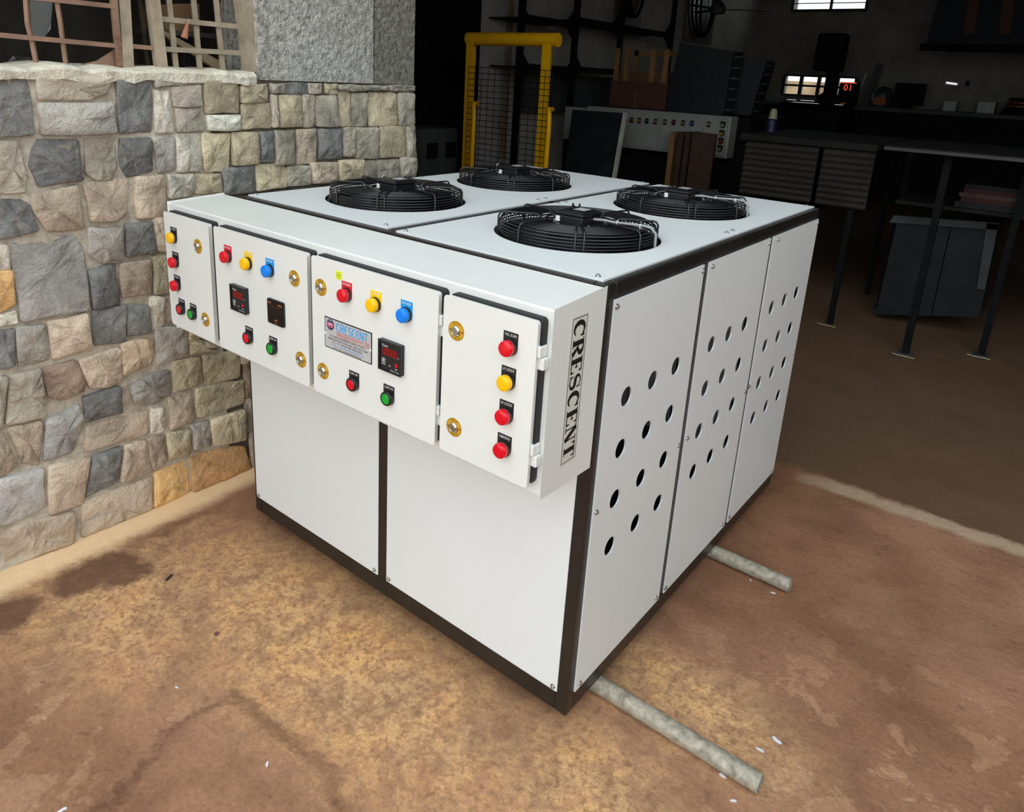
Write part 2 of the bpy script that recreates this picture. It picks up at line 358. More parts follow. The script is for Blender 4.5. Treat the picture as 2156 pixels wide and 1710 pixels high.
# ---- stones, each outlined on the wall plane
def sA(p): return [(p[i]/2.443, p[i+1]/2.443) for i in range(0, len(p), 2)]
def sB(p): return [(p[i]/2.443, 600+p[i+1]/2.443) for i in range(0, len(p), 2)]
A = '''g -20 390 155 392 178 692 -20 706|t 190 388 588 388 545 482 470 512 202 516|l 205 530 600 525 606 687 217 696|g 600 408 780 405 790 682 620 686
w 797 462 875 470 896 682 806 682|w 800 405 1038 410 1035 438 890 440 802 452|t 888 448 1034 438 1045 546 902 550|y 1056 416 1230 416 1236 582 1062 586|y 1245 440 1378 432 1380 526 1250 530
t 905 556 1050 562 1055 670 917 680|w 1070 592 1240 592 1246 670 1076 671|y 1251 537 1394 532 1404 660 1256 668
t 1397 430 1470 430 1474 480 1402 480|g 1478 428 1585 428 1585 486 1481 486|t 1592 430 1660 430 1660 480 1596 480|y 1680 430 1740 432 1740 488 1686 480|t 1746 436 1860 440 1860 470 1751 465|t 1866 440 2000 440 1996 470 1871 470|t 2006 440 2140 440 2140 470 2011 470
t 1400 488 1430 490 1435 652 1407 655|y 1438 490 1555 490 1560 652 1441 655|t 1561 490 1626 490 1629 652 1563 652|t 1633 494 1735 490 1740 652 1637 650|y 1749 476 1810 476 1812 650 1751 650|t 1816 480 1895 478 1895 650 1819 650|y 1902 476 2040 476 2046 646 1908 650|t 2052 480 2140 480 2140 645 2057 645
w 912 692 1036 690 1046 885 917 885|y 1047 686 1194 686 1190 888 1061 886|y 1201 684 1330 683 1335 840 1206 854|g 1341 680 1410 676 1412 835 1343 835|t 1419 672 1520 668 1525 850 1421 850|b 1530 668 1635 665 1640 845 1536 850|g 1646 665 1755 661 1760 815 1651 820|t 1768 660 1825 658 1830 805 1771 802|t 1836 658 1950 655 1950 820 1839 815|y 1958 655 2090 651 2090 810 1961 815|t 2096 650 2140 650 2140 806 2099 806
t -20 727 100 725 142 905 140 990 -20 1000|g 190 720 410 722 430 930 208 962 160 850|t 440 716 605 716 605 860 575 924 500 926 446 890|g 622 716 778 710 790 880 662 914 626 850|l 790 710 900 710 905 875 822 890
g -20 1030 105 1030 155 1052 205 1188 -20 1235|b 168 1000 405 950 440 1180 250 1190 176 1080|b 432 950 530 926 670 926 655 1090 600 1136 472 1140|b 702 912 840 900 865 1110 712 1125|w 866 900 1000 896 1005 1000 872 1020|y 1010 896 1140 896 1150 1000 1013 1002|g 1150 872 1310 850 1318 990 1156 1004|y 1323 850 1480 846 1485 965 1324 985|t 1489 860 1600 856 1605 950 1491 960|b 1606 840 1740 836 1740 935 1612 945|y 1750 826 1880 820 1880 925 1752 930|t 1886 830 1940 830 1940 920 1889 922|t 1946 825 2060 820 2060 915 1950 920|t 2066 815 2140 812 2140 910 2071 912
l 458 1172 630 1172 634 1350 522 1354 462 1310|g 651 1156 788 1146 804 1305 656 1324|b 796 1126 870 1122 872 1296 806 1290|w -20 1258 45 1266 60 1388 -20 1390|L 68 1242 400 1206 440 1290 468 1600 112 1660 76 1400|o -20 1396 70 1396 80 1570 -20 1616|w -20 1626 84 1604 94 1664 -20 1694
g 462 1392 600 1352 620 1560 482 1590|b 626 1358 778 1336 784 1520 632 1532|y 790 1318 905 1306 905 1496 796 1514'''
B = '''g 482 132 650 106 650 290 492 314|g 662 102 770 112 784 242 660 266|w 778 66 850 66 854 202 786 240|t 856 60 920 46 928 200 862 206
b 246 192 455 146 478 320 276 386|l 92 222 234 206 260 388 102 424|g -20 240 80 232 80 420 -20 436
l 802 226 960 216 970 370 812 414|y 972 252 1110 312 1120 330 980 360|W 632 302 760 282 796 298 794 400 720 438 637 470|b 412 392 608 328 628 342 634 490 560 530 466 532|B 224 430 390 392 438 500 434 545 330 588 252 572|t 52 470 214 436 230 560 240 680 32 724|t -20 474 44 476 16 748 -20 766
y 897 402 1034 372 1044 510 902 554|y 1048 366 1234 338 1240 480 1062 530|l 678 522 780 462 878 442 888 560 790 618 694 606|g 432 582 624 522 634 660 442 714|b 872 562 998 542 1004 700 877 750|y 1016 536 1200 502 1262 492 1264 610 1022 690|L 240 702 410 622 440 700 380 868 228 914|b 448 732 774 648 770 770 442 860|w 786 642 850 632 854 750 787 770|b 42 742 212 704 224 722 214 928 122 934|b -20 776 30 772 100 930 -20 994
b 762 802 850 778 855 918 792 958|y 862 767 974 742 980 878 872 908|l 987 722 1080 702 1090 828 1002 850|y 1088 700 1264 642 1272 798 1102 830
b 642 832 754 802 790 963 624 1018|g 486 882 628 834 610 1008 446 1108|b 252 940 470 888 432 1128 262 1188|L -20 1006 228 948 240 1150 50 1238 -20 1250
o 803 970 968 912 985 1030 860 1088 797 1112|o 988 892 1150 848 1266 832 1290 888 1132 968 992 1018|b 432 1132 788 988 789 1122 650 1188 422 1262|b -20 1306 130 1236 384 1168 376 1304 60 1438 -20 1470'''
COL = dict(g=(138, 139, 139), l=(198, 193, 186), L=(204, 202, 200), t=(204, 195, 180), w=(244, 236, 222), y=(214, 202, 172), b=(216, 198, 178), B=(178, 156, 136), W=(240, 216, 186), o=(246, 190, 130))
def chaikin(p, it=1, q=.16):
    for _ in range(it):
        r = []
        for i in range(len(p)):
            a, b = p[i], p[(i+1) % len(p)]; r += [a*(1-q)+b*q, a*q+b*(1-q)]
        p = r
    return p
BOXES = []
def stone(pts2, col, rnd):
    p = [np.array((q[0], .003 if q[1] < .055 else q[1]), float) for q in pts2]
    BOXES.append((min(q[0] for q in p), max(q[0] for q in p), min(q[1] for q in p), max(q[1] for q in p)))
    cen = sum(p)/len(p); size = min(np.ptp([q[0] for q in p]), np.ptp([q[1] for q in p]))
    g = -.0035
    p = [cen+(q-cen)*(1-g/max(.02, np.linalg.norm(q-cen))) for q in p]
    dens = []                                   # extra points on long sides, slightly ragged
    for i in range(len(p)):
        a, b = p[i], p[(i+1) % len(p)]; dens.append(a)
        if np.linalg.norm(b-a) > .05:
            dens.append((a+b)/2+np.array([rnd.uniform(-1, 1), rnd.uniform(-1, 1)])*.004)
    p = chaikin(dens, 1, .10); n = len(p); cen = sum(p)/n
    D = rnd.uniform(.012, .026); tilt = np.array([rnd.uniform(-.12, .12), rnd.uniform(-.12, .12)])
    dep = lambda q, k, j: XM-.003+(D*k+float(tilt@(q-cen))*min(1, k)+rnd.uniform(-j, j) if k > 0 else 0)
    rings = []
    for sc_, k, j in ((1, 0, 0), (.99, .8, .003), (.93, 1.0, .004), (.5, 1.12, .009)):
        rings.append([(dep(cen+(q-cen)*sc_, k, j), *(cen+(q-cen)*sc_)) for q in p])
    mb = MB(); vs = sum(rings, [])+[(dep(cen, 1.15, .006), *cen)]
    fs = []
    for r in range(3): fs += [(r*n+k, r*n+(k+1) % n, (r+1)*n+(k+1) % n, (r+1)*n+k) for k in range(n)]
    fs += [(3*n+k, 3*n+(k+1) % n, 4*n) for k in range(n)]
    mb.add(vs, fs, 0, True)
    ob = mb.build('stone', STONE, WALL, o=(XM, *cen))
    k = rnd.uniform(.9, 1.1); c = lin(tuple(min(255, x*k) for x in col)); ob.color = (*c, 1)
rnd = random.Random(7)
for src, f in ((A, sA), (B, sB)):
    for line in src.split('\n'):
        for it in line.split('|'):
            w_ = it.split(); pts = f([float(q) for q in w_[1:]])
            stone([P(*q, 0, XM+.018)[1:] for q in pts], COL[w_[0]], rnd)
# courses where the photo shows none (behind the unit, further left): same stonework, kept clear of the outlined stones
taken = list(BOXES); z = .004; count = 0
for row in range(10):
    h = .168; y = -1.75+.05*(row % 3)
    while y < 1.19:
        wd = min(rnd.uniform(.14, .23), 1.212-y); r = (y, y+wd-.006, z, z+h-.006); free = [(r[0], r[1])]
        for b in taken:
            if b[2] < r[3]-.03 and b[3] > r[2]+.03:
                nf = []
                for a0, a1 in free:
                    if b[1] <= a0+.004 or b[0] >= a1-.004: nf.append((a0, a1))
                    else: nf += [q for q in ((a0, b[0]-.004), (b[1]+.004, a1)) if q[1]-q[0] > .05]
                free = nf
        for a0, a1 in free:
            if count < 130: stone([(a0, r[2]), (a1, r[2]), (a1, r[3]), (a0, r[3])], COL[rnd.choice('ttyblgB')], rnd); count += 1
        y += wd
    z += h

# ---- window in the left wall
WOODW = mat('weathered_grey_wood', (172, 158, 136), .8, var=.2, vs=14, bump=.5, bs=60, wear=((110, 92, 74), 8, .6))
RUST = mat('rusty_painted_steel', (150, 118, 98), .65, var=.15, vs=12, bump=.4, bs=70, wear=((110, 66, 44), 9, .6))
DUSTY = mat('dusty_flat_bar', (168, 154, 132), .8, var=.12, vs=16, bump=.4, bs=90, wear=((120, 104, 86), 10, .6))
XW = -.45
win = MB()
win.bar(P(532, 152, 0, XW+.03), (lambda a, b: a+(b-a)*((2.75-a[2])/(b[2]-a[2])))(P(532, 152, 0, XW+.03), P(506, -60, 0, XW+.03)), .055, .06); win.build('window_1', WOODW, **st)
WIN = bpy.data.objects['window_1']
WZ = 2.75
def upto(a, b, z=WZ): return a+(b-a)*((z-a[2])/(b[2]-a[2]))
def wbar(name, a, b, w_, h_, m, x=XW):
    a, b = P(*a, 0, x), P(*b, 0, x)
    if abs(b[2]-a[2]) > .2: b = upto(a, b)
    elif min(a[1], b[1]) < -.57:
        if a[1] < b[1]: a = a+Y_*(-1.7-a[1])
    return MB().bar(a, b, w_, h_, up=(1, 0, 0)).build(name, m, WIN)
wbar('jamb', (268, 146), (256, -60), .036, .03, WOODW); wbar('stile', (334, 150), (308, -60), .02, .03, WOODW, XW+.01); wbar('stile', (345, 150), (320, -60), .02, .03, WOODW, XW+.02)
for pth in ([(76, 132), (68, 90), (58, 50), (50, -60)], [(139, 136), (132, 85), (127, 45), (120, 4), (112, -60)]):
    q_ = [P(*q, 0, XW) for q in pth]; MB().tube(q_+[upto(q_[-2], q_[-1])], .0085, 4, smooth=False).build('grille_bar', RUST, WIN)
wbar('grille_bar', (252, 140), (233, -60), .022, .012, RUST, XW+.005)
for a, b in (((-30, 71), (250, 97)), ((60, -6), (245, 14)), ((250, 95), (320, 101))):
    wbar('grille_bar', a, b, .015, .012, RUST, XW+.006)
MB().prism([P(*q, 0, XW-.01) for q in ((170, 136), (205, 128), (248, 100), (250, 140))], (-.01, 0, 0)).build('bent_plate', RUST, WIN)
for a, b in (((371, 148), (349, -60)), ((421, 149), (402, -60)), ((469, 150), (449, -60)), ((514, 150), (497, -60))):
    wbar('grille_bar', a, b, .02, .008, DUSTY)
for a, b in (((330, 39), (512, 57)), ((338, 103), (518, 112)), ((330, -34), (508, -20))):
    wbar('grille_bar', a, b, .018, .008, DUSTY, XW+.008)
GLASS = NT('dusty_glass'); GLASS.b.inputs['Transmission Weight'].default_value = 1; GLASS.b.inputs['Roughness'].default_value = .12; GLASS.b.inputs['Base Color'].default_value = (.45, .43, .4, 1); GLASS = GLASS.m
MB().prism([P(*q, 0, XW-.015) for q in ((272, 144), (318, 148), (304, -60), (258, -60))], (-.006, 0, 0)).build('pane', GLASS, WIN)
MB().prism([P(*q, 0, XW-.015) for q in ((58, -60), (117, -60), (113, 8), (108, 45), (96, 79), (67, 76))], (-.006, 0, 0)).build('broken_pane', GLASS, WIN)

for y_ in (-.82, -1.05, -1.28, -1.5): MB().bar((XW, y_, WT), (XW, y_+.03, WZ), .02, .012, up=(1, 0, 0)).build('grille_bar', RUST, WIN)
for z_ in (2.15, 2.45): MB().bar((XW, -1.7, z_), (XW, .27, z_), .018, .012, up=(1, 0, 0)).build('grille_bar', RUST, WIN)
MB().bar((XW, -1.72, WT), (XW, -1.72, WZ), .06, .06, up=(1, 0, 0)).build('jamb', WOODW, WIN); MB().bar((XW, -1.75, WZ-.02), (XW, .3, WZ-.02), .05, .06, up=(1, 0, 0)).build('head', WOODW, WIN)
MB().box(-.62, -.366, -2.6, -1.75, WT-.016, 2.75).build('plaster_pier', STUCCO, WALL)

# small dark store room behind the window
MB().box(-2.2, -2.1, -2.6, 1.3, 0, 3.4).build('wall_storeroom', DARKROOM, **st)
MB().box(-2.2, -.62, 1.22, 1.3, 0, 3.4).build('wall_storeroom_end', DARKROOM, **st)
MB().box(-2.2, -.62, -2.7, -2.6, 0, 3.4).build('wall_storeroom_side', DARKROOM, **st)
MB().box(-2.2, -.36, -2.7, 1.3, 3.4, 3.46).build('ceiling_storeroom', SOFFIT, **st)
# ------------------------------------------------------------ the condensing unit
W_, D_, Z0, Z1 = 1.470, 1.669, .052, 1.300
unit = thing('condensing_unit', (0.735, .83, Z0), 'big white condensing unit with black frame and four top fans, standing on pipes', 'machine')
T = .04
fr = MB()
def member(*b): return MB().box(*b).build('frame_member', FRAME, unit, bevel=.004)
for x0, x1 in ((0, T), (W_-T, W_)):
    for y0, y1 in ((0, T), (D_-T, D_)): member(x0, x1, y0, y1, Z0, Z1)
member(T, W_-T, 0, T, Z0, .115); member(T, W_-T, D_-T, D_, Z0, .115)
member(0, T, T, D_-T, Z0, .115); member(W_-T, W_, T, D_-T, Z0, .115)
member(T, W_-T, 0, T, Z1-T, Z1); member(T, W_-T, D_-T, D_, Z1-T, Z1)
member(0, T, T, D_-T, Z1-T, Z1); member(W_-T, W_, T, D_-T, Z1-T, Z1)
member(.71, .755, 0, T, .115, Z1-T)
for y in (.536, 1.092): member(W_-T, W_, y, y+.042, .115, Z1-T); member(0, T, y, y+.042, .115, Z1-T)
member(.71, .752, T, D_-T, Z1-T, Z1); member(T, W_-T, .835, .875, Z1-T, Z1)
MB().box(.05, W_-.05, .05, D_-.05, Z0+.005, .1).build('base_tray', INSIDE, unit)
# bolt, built once
bolt_mb = MB(); o = np.array((1.47, 0, 1.2))
bolt_mb.lathe([(0.0, .0), (.0075, 0), (.0075, .0015), (0, .0015)], (0, 0, 0), (0, 0, 1), 12, 0, False)
bolt_mb.lathe([(.0053, .0015), (.0053, .0055), (.004, .0064), (0, .0064)], (0, 0, 0), (0, 0, 1), 6, 0, False)
class Bolts:
    first = None
def bolt(parent, o, axis):
    rot = {'z': (0, 0, 0), 'x': (0, PI/2, 0), 'y': (PI/2, 0, 0)}[axis]
    if Bolts.first is None:
        b = bolt_mb.build('bolt', ZINC, parent, o=(0, 0, 0)); Bolts.first = b
        b.location = (np.array(o, float)-ORG[parent.name])*S; b.rotation_euler = rot
    else: copy_at(Bolts.first, parent, o, rot)
def sheet(name, x0, x1, y0, y1, z0, z1, bolts, axis, bz=None):
    ob = MB().box(x0, x1, y0, y1, z0, z1).build(name, WHITE, unit, bevel=.0015)
    for b in bolts: bolt(ob, b, axis)
    return ob
PT = .005
sheet('front_panel', .018, .712, -PT, -.0005, .119, 1.262, [(.034, -PT, .132), (.697, -PT, .134)], 'y')
sheet('front_panel', .753, 1.437, -PT, -.0005, .119, 1.262, [(.767, -PT, .134), (1.424, -PT, .132)], 'y')
sheet('rear_panel', .02, .715, D_+.0005, D_+PT, .119, 1.262, [], 'y'); sheet('rear_panel', .755, 1.45, D_+.0005, D_+PT, .119, 1.262, [], 'y')
for y0, y1 in ((.03, .54), (.575, 1.095), (1.13, 1.655)): sheet('left_panel', -PT, -.0005, y0, y1, .119, 1.262, [], 'x')
def holed(name, o, U, V, N, u0, u1, v0, v1, holes, seg, t, m, wall=None):
    """sheet with round holes: triangle_fill of outline and circles, then thickness"""
    bm = bmesh.new(); loops = []
    outs = [(u0, v0), (u1, v0), (u1, v1), (u0, v1)]
    polys = [outs]+[[(cu+r*math.cos(2*PI*k/seg), cv+r*math.sin(2*PI*k/seg)) for k in range(seg)] for cu, cv, r in holes]
    es = []
    for p in polys:
        vv = [bm.verts.new((a, b, 0)) for a, b in p]
        es += [bm.edges.new((vv[i], vv[(i+1) % len(vv)])) for i in range(len(vv))]
    bmesh.ops.triangle_fill(bm, use_beauty=True, use_dissolve=False, edges=es, normal=(0, 0, 1))
    bm.verts.index_update(); vs = [tuple(v.co) for v in bm.verts]; fs = [tuple(v.index for v in f.verts) for f in bm.faces]; bm.free()
    o, U, V, N = [np.array(q, float) for q in (o, U, V, N)]
    mb = MB(); mb.add([o+U*a+V*b+N*t for a, b, _ in vs], fs); mb.add([o+U*a+V*b for a, b, _ in vs], [f[::-1] for f in fs])
    for p in polys:
        n = len(p); q0 = [o+U*a+V*b for a, b in p]; q1 = [q+N*t for q in q0]
        mb.add(q0+q1, [(i, (i+1) % n, n+(i+1) % n, n+i) for i in range(n)])
    return mb.build(name, m, unit)
sides = [(.030, .540, (.142, .288, .430), [(.039, 1.243), (.531, 1.243), (.044, .687), (.527, .690), (.052, .135), (.517, .138)]),
         (.577, 1.098, (.683, .823, .965), [(.598, 1.245), (1.085, 1.243), (.590, .690), (1.078, .692), (.583, .138), (1.066, .142)]),
         (1.128, 1.660, (1.232, 1.377, 1.523), [(1.172, 1.244), (1.645, 1.246), (1.642, .689), (1.118, .70), (1.135, .142), (1.622, .14)])]
for y0, y1, cols, bl in sides:
    hs = [(c, z, .0275) for c in cols for z in (.979, .830, .680, .533)]
    ob = holed('side_panel', (W_+.0005, 0, 0), Y_, Z_, X_, y0, y1, .119, 1.260, hs, 24, PT, WHITE)
    for y, z in bl: bolt(ob, (W_+PT, y, z), 'x')
FANS = [(1.118, .415), (.369, .390), (1.108, 1.150), (.351, 1.112)]
tops = [(.757, 1.447, .016, .838), (.006, .712, .026, .838), (.757, 1.447, .852, 1.672), (.006, .712, .852, 1.672)]
for (x0, x1, y0, y1), (fx, fy) in zip(tops, FANS):
    ob = holed('top_panel', (0, 0, Z1+.0005), X_, Y_, Z_, x0, x1, y0, y1, [(fx, fy, .249)], 72, PT, WHITE)
    for bx in (x0+.022, x1-.026):
        for by in (y0+.018, y1-.018): bolt(ob, (bx, by, Z1+PT), 'z')

# ---- axial fans
FRW = .232
def build_fan(o):
    o = np.array(o, float)                       # centre of the hole on the top sheet
    sh = MB().lathe([(.247, -.10), (.244, -.02), (.241, -.004), (.235, -.004), (.236, -.02), (.236, -.10)], o, Z_, 56)
    f = sh.build('axial_fan', FANBLK, unit, o=o)
    g = MB()
    ring = lambda r, z, w_, s_=56: g.tube([o+np.array((r*math.cos(2*PI*k/s_), r*math.sin(2*PI*k/s_), z)) for k in range(s_)], w_, 5, closed=True)
    for z in (.003, .012, .021, .030): ring(FRW, z, .0027)
    ring(FRW-.004, .039, .0029)
    for k in range(15): ring(FRW-.012-.0088*k, .0435 if k < 12 else .0435-.0035*(k-11), .0019, 44)
    for k in range(8):
        a0 = 2*PI*k/8+math.radians(-56)
        for da in ((-.05, .05) if k in (0, 4) else (0,)):
            a = a0+da; c_, s_ = math.cos(a), math.sin(a)
            pr = [(FRW+.005, -.004), (FRW+.005, .040), (FRW-.001, .049), (FRW-.010, .052), (.125, .052), (.086, .030)]
            g.tube([o+np.array((r*c_, r*s_, z)) for r, z in pr], .0033, 6)
    g.build('wire_guard', FANBLK, f)
    MB().lathe([(0, .020), (.084, .020), (.088, .024), (.088, .032), (.080, .036), (0, .036)], o, Z_, 32).build('motor_plate', FANBLK, f)
    MB().lathe([(0, -.05), (.075, -.05), (.075, .012), (0, .014)], o, Z_, 28).build('fan_hub', BLADE, f)
    for k in range(5):
        a0 = 2*PI*k/5+.3; b = MB(); vs = []
        for i in range(7):
            r = .07+.155*i/6
            for j in range(5):
                a = a0+(-.38+.76*j/4)*(1+.25*i/6)+.25*i/6; z = -.012-.045*(j/4-.5)*(1-.3*i/6)+.006
                vs.append(o+np.array((r*math.cos(a), r*math.sin(a), z-.012)))
        b.add(vs, [(i*5+j, i*5+j+1, i*5+j+6, i*5+j+5) for i in range(6) for j in range(4)], 0, True)
        b.build('fan_blade', BLADE, f)
    bx, by = o[0], o[1]; bz = o[2]+.033
    tb = MB().box(bx-.048, bx+.048, by-.052, by+.052, bz, bz+.027); tb.build('terminal_box', BLACKP, f, bevel=.006, bseg=3)
    lid = MB(); zz = bz+.027
    lid.box(bx-.050, bx+.050, by-.054, by+.054, zz, zz+.008)
    lid.add([(bx-.046, by-.050, zz+.008), (bx+.046, by-.050, zz+.008), (bx+.046, by+.050, zz+.008), (bx-.046, by+.050, zz+.008), (bx-.034, by-.038, zz+.013), (bx+.034, by-.038, zz+.013), (bx+.034, by+.038, zz+.013), (bx-.034, by+.038, zz+.013)],
            [(4, 5, 6, 7), (0, 1, 5, 4), (1, 2, 6, 5), (2, 3, 7, 6), (3, 0, 4, 7)])
    lid.build('terminal_box_lid', BLACKP, f, bevel=.0025)
    st_ = MB().box(bx-.012, bx+.026, by-.012, by+.030, zz+.013, zz+.0135); st_.build('rating_sticker', SILV, f, label='pale printed rating sticker')
    sm_ = MB().box(bx-.044, bx-.030, by-.0535, by-.052, bz+.006, bz+.022); sm_.build('inspection_sticker', PAPER, f, label='small white square sticker')
    for dx, dy in ((-.062, -.03), (.062, -.04), (-.05, .065), (.06, .06)): MB().lathe([(.006, 0), (.006, .005), (0, .006)], (bx+dx, by+dy, o[2]+.036), Z_, 6, 0, False).build('motor_screw', ZINC, f)
    return f
for (fx, fy) in FANS: build_fan((fx, fy, Z1+.006))
fobs = [ob for ob in C.objects if ob.name.startswith('axial_fan')]
def fan_cable(f, ang, mt, name='fan_cable'):
    o = ORG[f.name]; c_, s_ = math.cos(ang), math.sin(ang)
    cab = MB().tube([o+np.array((r*c_+dx, r*s_, z)) for r, z, dx in ((.05, .05, 0), (.085, .052, .004), (.11, .050, .004), (.20, .053, .003), (.226, .050, 0), (.242, .035, 0), (.243, -.005, 0))], .0042, 7)
    cab.build(name, mt, f, label='grey cable run along a guard spoke to the hole edge')
    for r in (.125, .195):
        p = o+np.array((r*c_, r*s_, .049)); t_ = np.array((c_, s_, 0)); n_ = np.array((-s_, c_, 0))
        MB().tube([p+n_*.0075*math.cos(q)+Z_*.0075*math.sin(q) for q in np.linspace(0, 2*PI, 13)[:-1]], .0015, 5, closed=True).build('cable_tie', PAPER, f)
CABLE = mat('grey_cable', (150, 152, 152), .35)
fan_cable(fobs[0], math.radians(8), CABLE); fan_cable(fobs[2], math.radians(12), CABLE)
fan_cable(fobs[1], math.radians(150), BLACKP); fan_cable(fobs[3], math.radians(150), BLACKP)

# ---- control box
BX0, BX1, BYF, BZ0, BZ1 = -.098, 1.4695, -.212, .843, 1.286
cb = MB()
t_ = .004
cb.prism([(BX0, -.006, BZ0-.006), (BX0, -.006, 1.2965), (BX0, BYF, BZ1), (BX0, BYF, BZ0)], (BX1-BX0, 0, 0))
box_ob = cb.build('control_box', CREAM, unit, bevel=.004, bseg=3)
MB().bar((.1, -.02, BZ0-.012), (1.44, -.02, BZ0-.012), .03, .02).build('support_angle', FRAME, unit)
GY, DYB, DYF = BYF-.0005, BYF-.013, BYF-.033
def rrect(x0, x1, z0, z1, r, n=4):
    pts = []
    for cx, cz, a in ((x1-r, z1-r, 0), (x0+r, z1-r, PI/2), (x0+r, z0+r, PI), (x1-r, z0+r, 1.5*PI)):
        pts += [(cx+r*math.cos(a+PI/2*k/n), cz+r*math.sin(a+PI/2*k/n)) for k in range(n+1)]
    return pts
def plate(mb, pts, y, t, m=0): mb.prism([(a, y, b) for a, b in pts], (0, -t, 0), m)
def cab_door(x0, x1, hinge):
    z0, z1 = .876, 1.263
    d = MB(); plate(d, rrect(x0, x1, z0, z1, .008), DYB-.003, DYB-.003-DYF)
    door = d.build('cabinet_door', CREAM, unit, bevel=.003)
    g = MB(); plate(g, rrect(x0+.006, x1+.006, z0+.004, z1+.005, .010), GY, GY-DYB+.006); plate(g, rrect(x0+.004, x1+.004, z0, z1, .008), GY, GY-DYB+.0025)
    g.build('door_gasket', RUBBER, door)
    for zz in ((1.183, .953) if hinge else ()):
        h = MB(); xh = x1+.002 if hinge > 0 else x0-.002; k = hinge
        h.box(*sorted((xh-k*.012, xh+k*.008)), BYF-.029, BYF-.001, zz, zz+.026); h.box(*sorted((xh-k*.004, xh+k*.014)), BYF-.022, BYF-.001, zz-.028, zz-.001)
        h.build('hinge', CREAM, door, bevel=.003)
    return door
d1 = cab_door(-.068, .198, 0); d2 = cab_door(.232, .684, -1); d3 = cab_door(.708, 1.168, 1); d4 = cab_door(1.190, 1.448, 1)
LH = .0195                                     # half width of a lamp's legend plate
SKN = (X_, Z_)
def arch(cx, cz, hw, top, n=10):
    return [(cx+hw, cz+top), (cx-hw, cz+top)]+[(cx+hw*math.cos(PI+PI*k/n), cz+hw*math.sin(PI+PI*k/n)) for k in range(n+1)]
def lamp(door, cx, cz, lens, platem, txt, inkm, press=False):
    m = MB(); plate(m, arch(cx, cz, LH, .034), DYF, .0012, 0)
    o = np.array((cx, DYF-.0012, cz))
    if press:
        m.lathe([(.0195, 0), (.0195, .010), (.0175, .013), (.0150, .013), (.0145, .009)], o, -Y_, 24, 1); m.lathe([(.0145, .009), (.014, .0125), (.012, .0135), (0, .0138)], o, -Y_, 24, 2)
    else:
        m.lathe([(.0192, 0), (.0192, .007), (.0180, .008)], o, -Y_, 28, 1); m.lathe([(.0180, .005), (.0181, .0165), (.0168, .0198), (.012, .0215), (0, .0222)], o, -Y_, 28, 2)
    put_text(m, txt, (cx, DYF-.0012, cz+.0275), X_, Z_, width=.031, height=.0062, m=3)
    return m.build('push_button' if press else 'indicator_lamp', [platem, BLACKP, lens, inkm], door, o=(cx, DYF, cz))
def lock(door, cx, cz, ang):
    m = MB(); o = np.array((cx, DYF, cz))
    m.lathe([(.0235, .0002), (.0235, .001), (0, .001)], o, -Y_, 32, 0, False)
    m.lathe([(.0225, .0013), (.0217, .0013)], o, -Y_, 32, 2, False); m.lathe([(.0145, .0013), (.0140, .0013)], o, -Y_, 32, 2, False)
    m.lathe([(.0130, .001), (.0130, .004), (.0105, .0085), (.009, .0085)], o, -Y_, 24, 1); m.lathe([(.009, .0085), (.008, .0068), (0, .0068)], o, -Y_, 20, 3)
    q = o-Y_*.0072; u = np.array((math.cos(ang), 0, math.sin(ang)))
    m.bar(q-u*.0072, q+u*.0072, .0028, .0014, 1, up=(0, 1, 0))
    for word, a_mid in (('OPEN', PI/2), ('CLOSE', -PI/2)):
        for i, ch in enumerate(word):
            a = a_mid-(i-(len(word)-1)/2)*.30*(1 if a_mid > 0 else -1)
            p = o+np.array((.0181*math.cos(a), -.0011, .0181*math.sin(a)))
            uu = np.array((math.sin(a), 0, -math.cos(a))); vv = np.array((math.cos(a), 0, math.sin(a)))
            if a_mid < 0: uu, vv = -uu, -vv
            put_text(m, ch, p, uu, vv, height=.0042, m=2)
    for a in (PI, 0):
        p = o+np.array((.0181*math.cos(a), -.0014, .0181*math.sin(a))); m.add([p+X_*.002-Z_*.0022, p+X_*.002+Z_*.0022, p-X_*.0026], [(0, 1, 2)], 2)
    return m.build('door_lock', [GOLD, CHROME, INK, ZINC], door, o=o)
def seven(mb, x, z, w_, h_, y, m, digit=127):
    sg = [((0, 1), (1, 1)), ((1, 1), (1, .5)), ((1, .5), (1, 0)), ((0, 0), (1, 0)), ((0, .5), (0, 0)), ((0, 1), (0, .5)), ((0, .5), (1, .5))]
    for i, (a, b) in enumerate(sg):
        ribbon(mb, [(x+a[0]*w_, z+a[1]*h_), (x+b[0]*w_, z+b[1]*h_)], w_*.2, (0, y, 0), X_, Z_, m, lift=0)
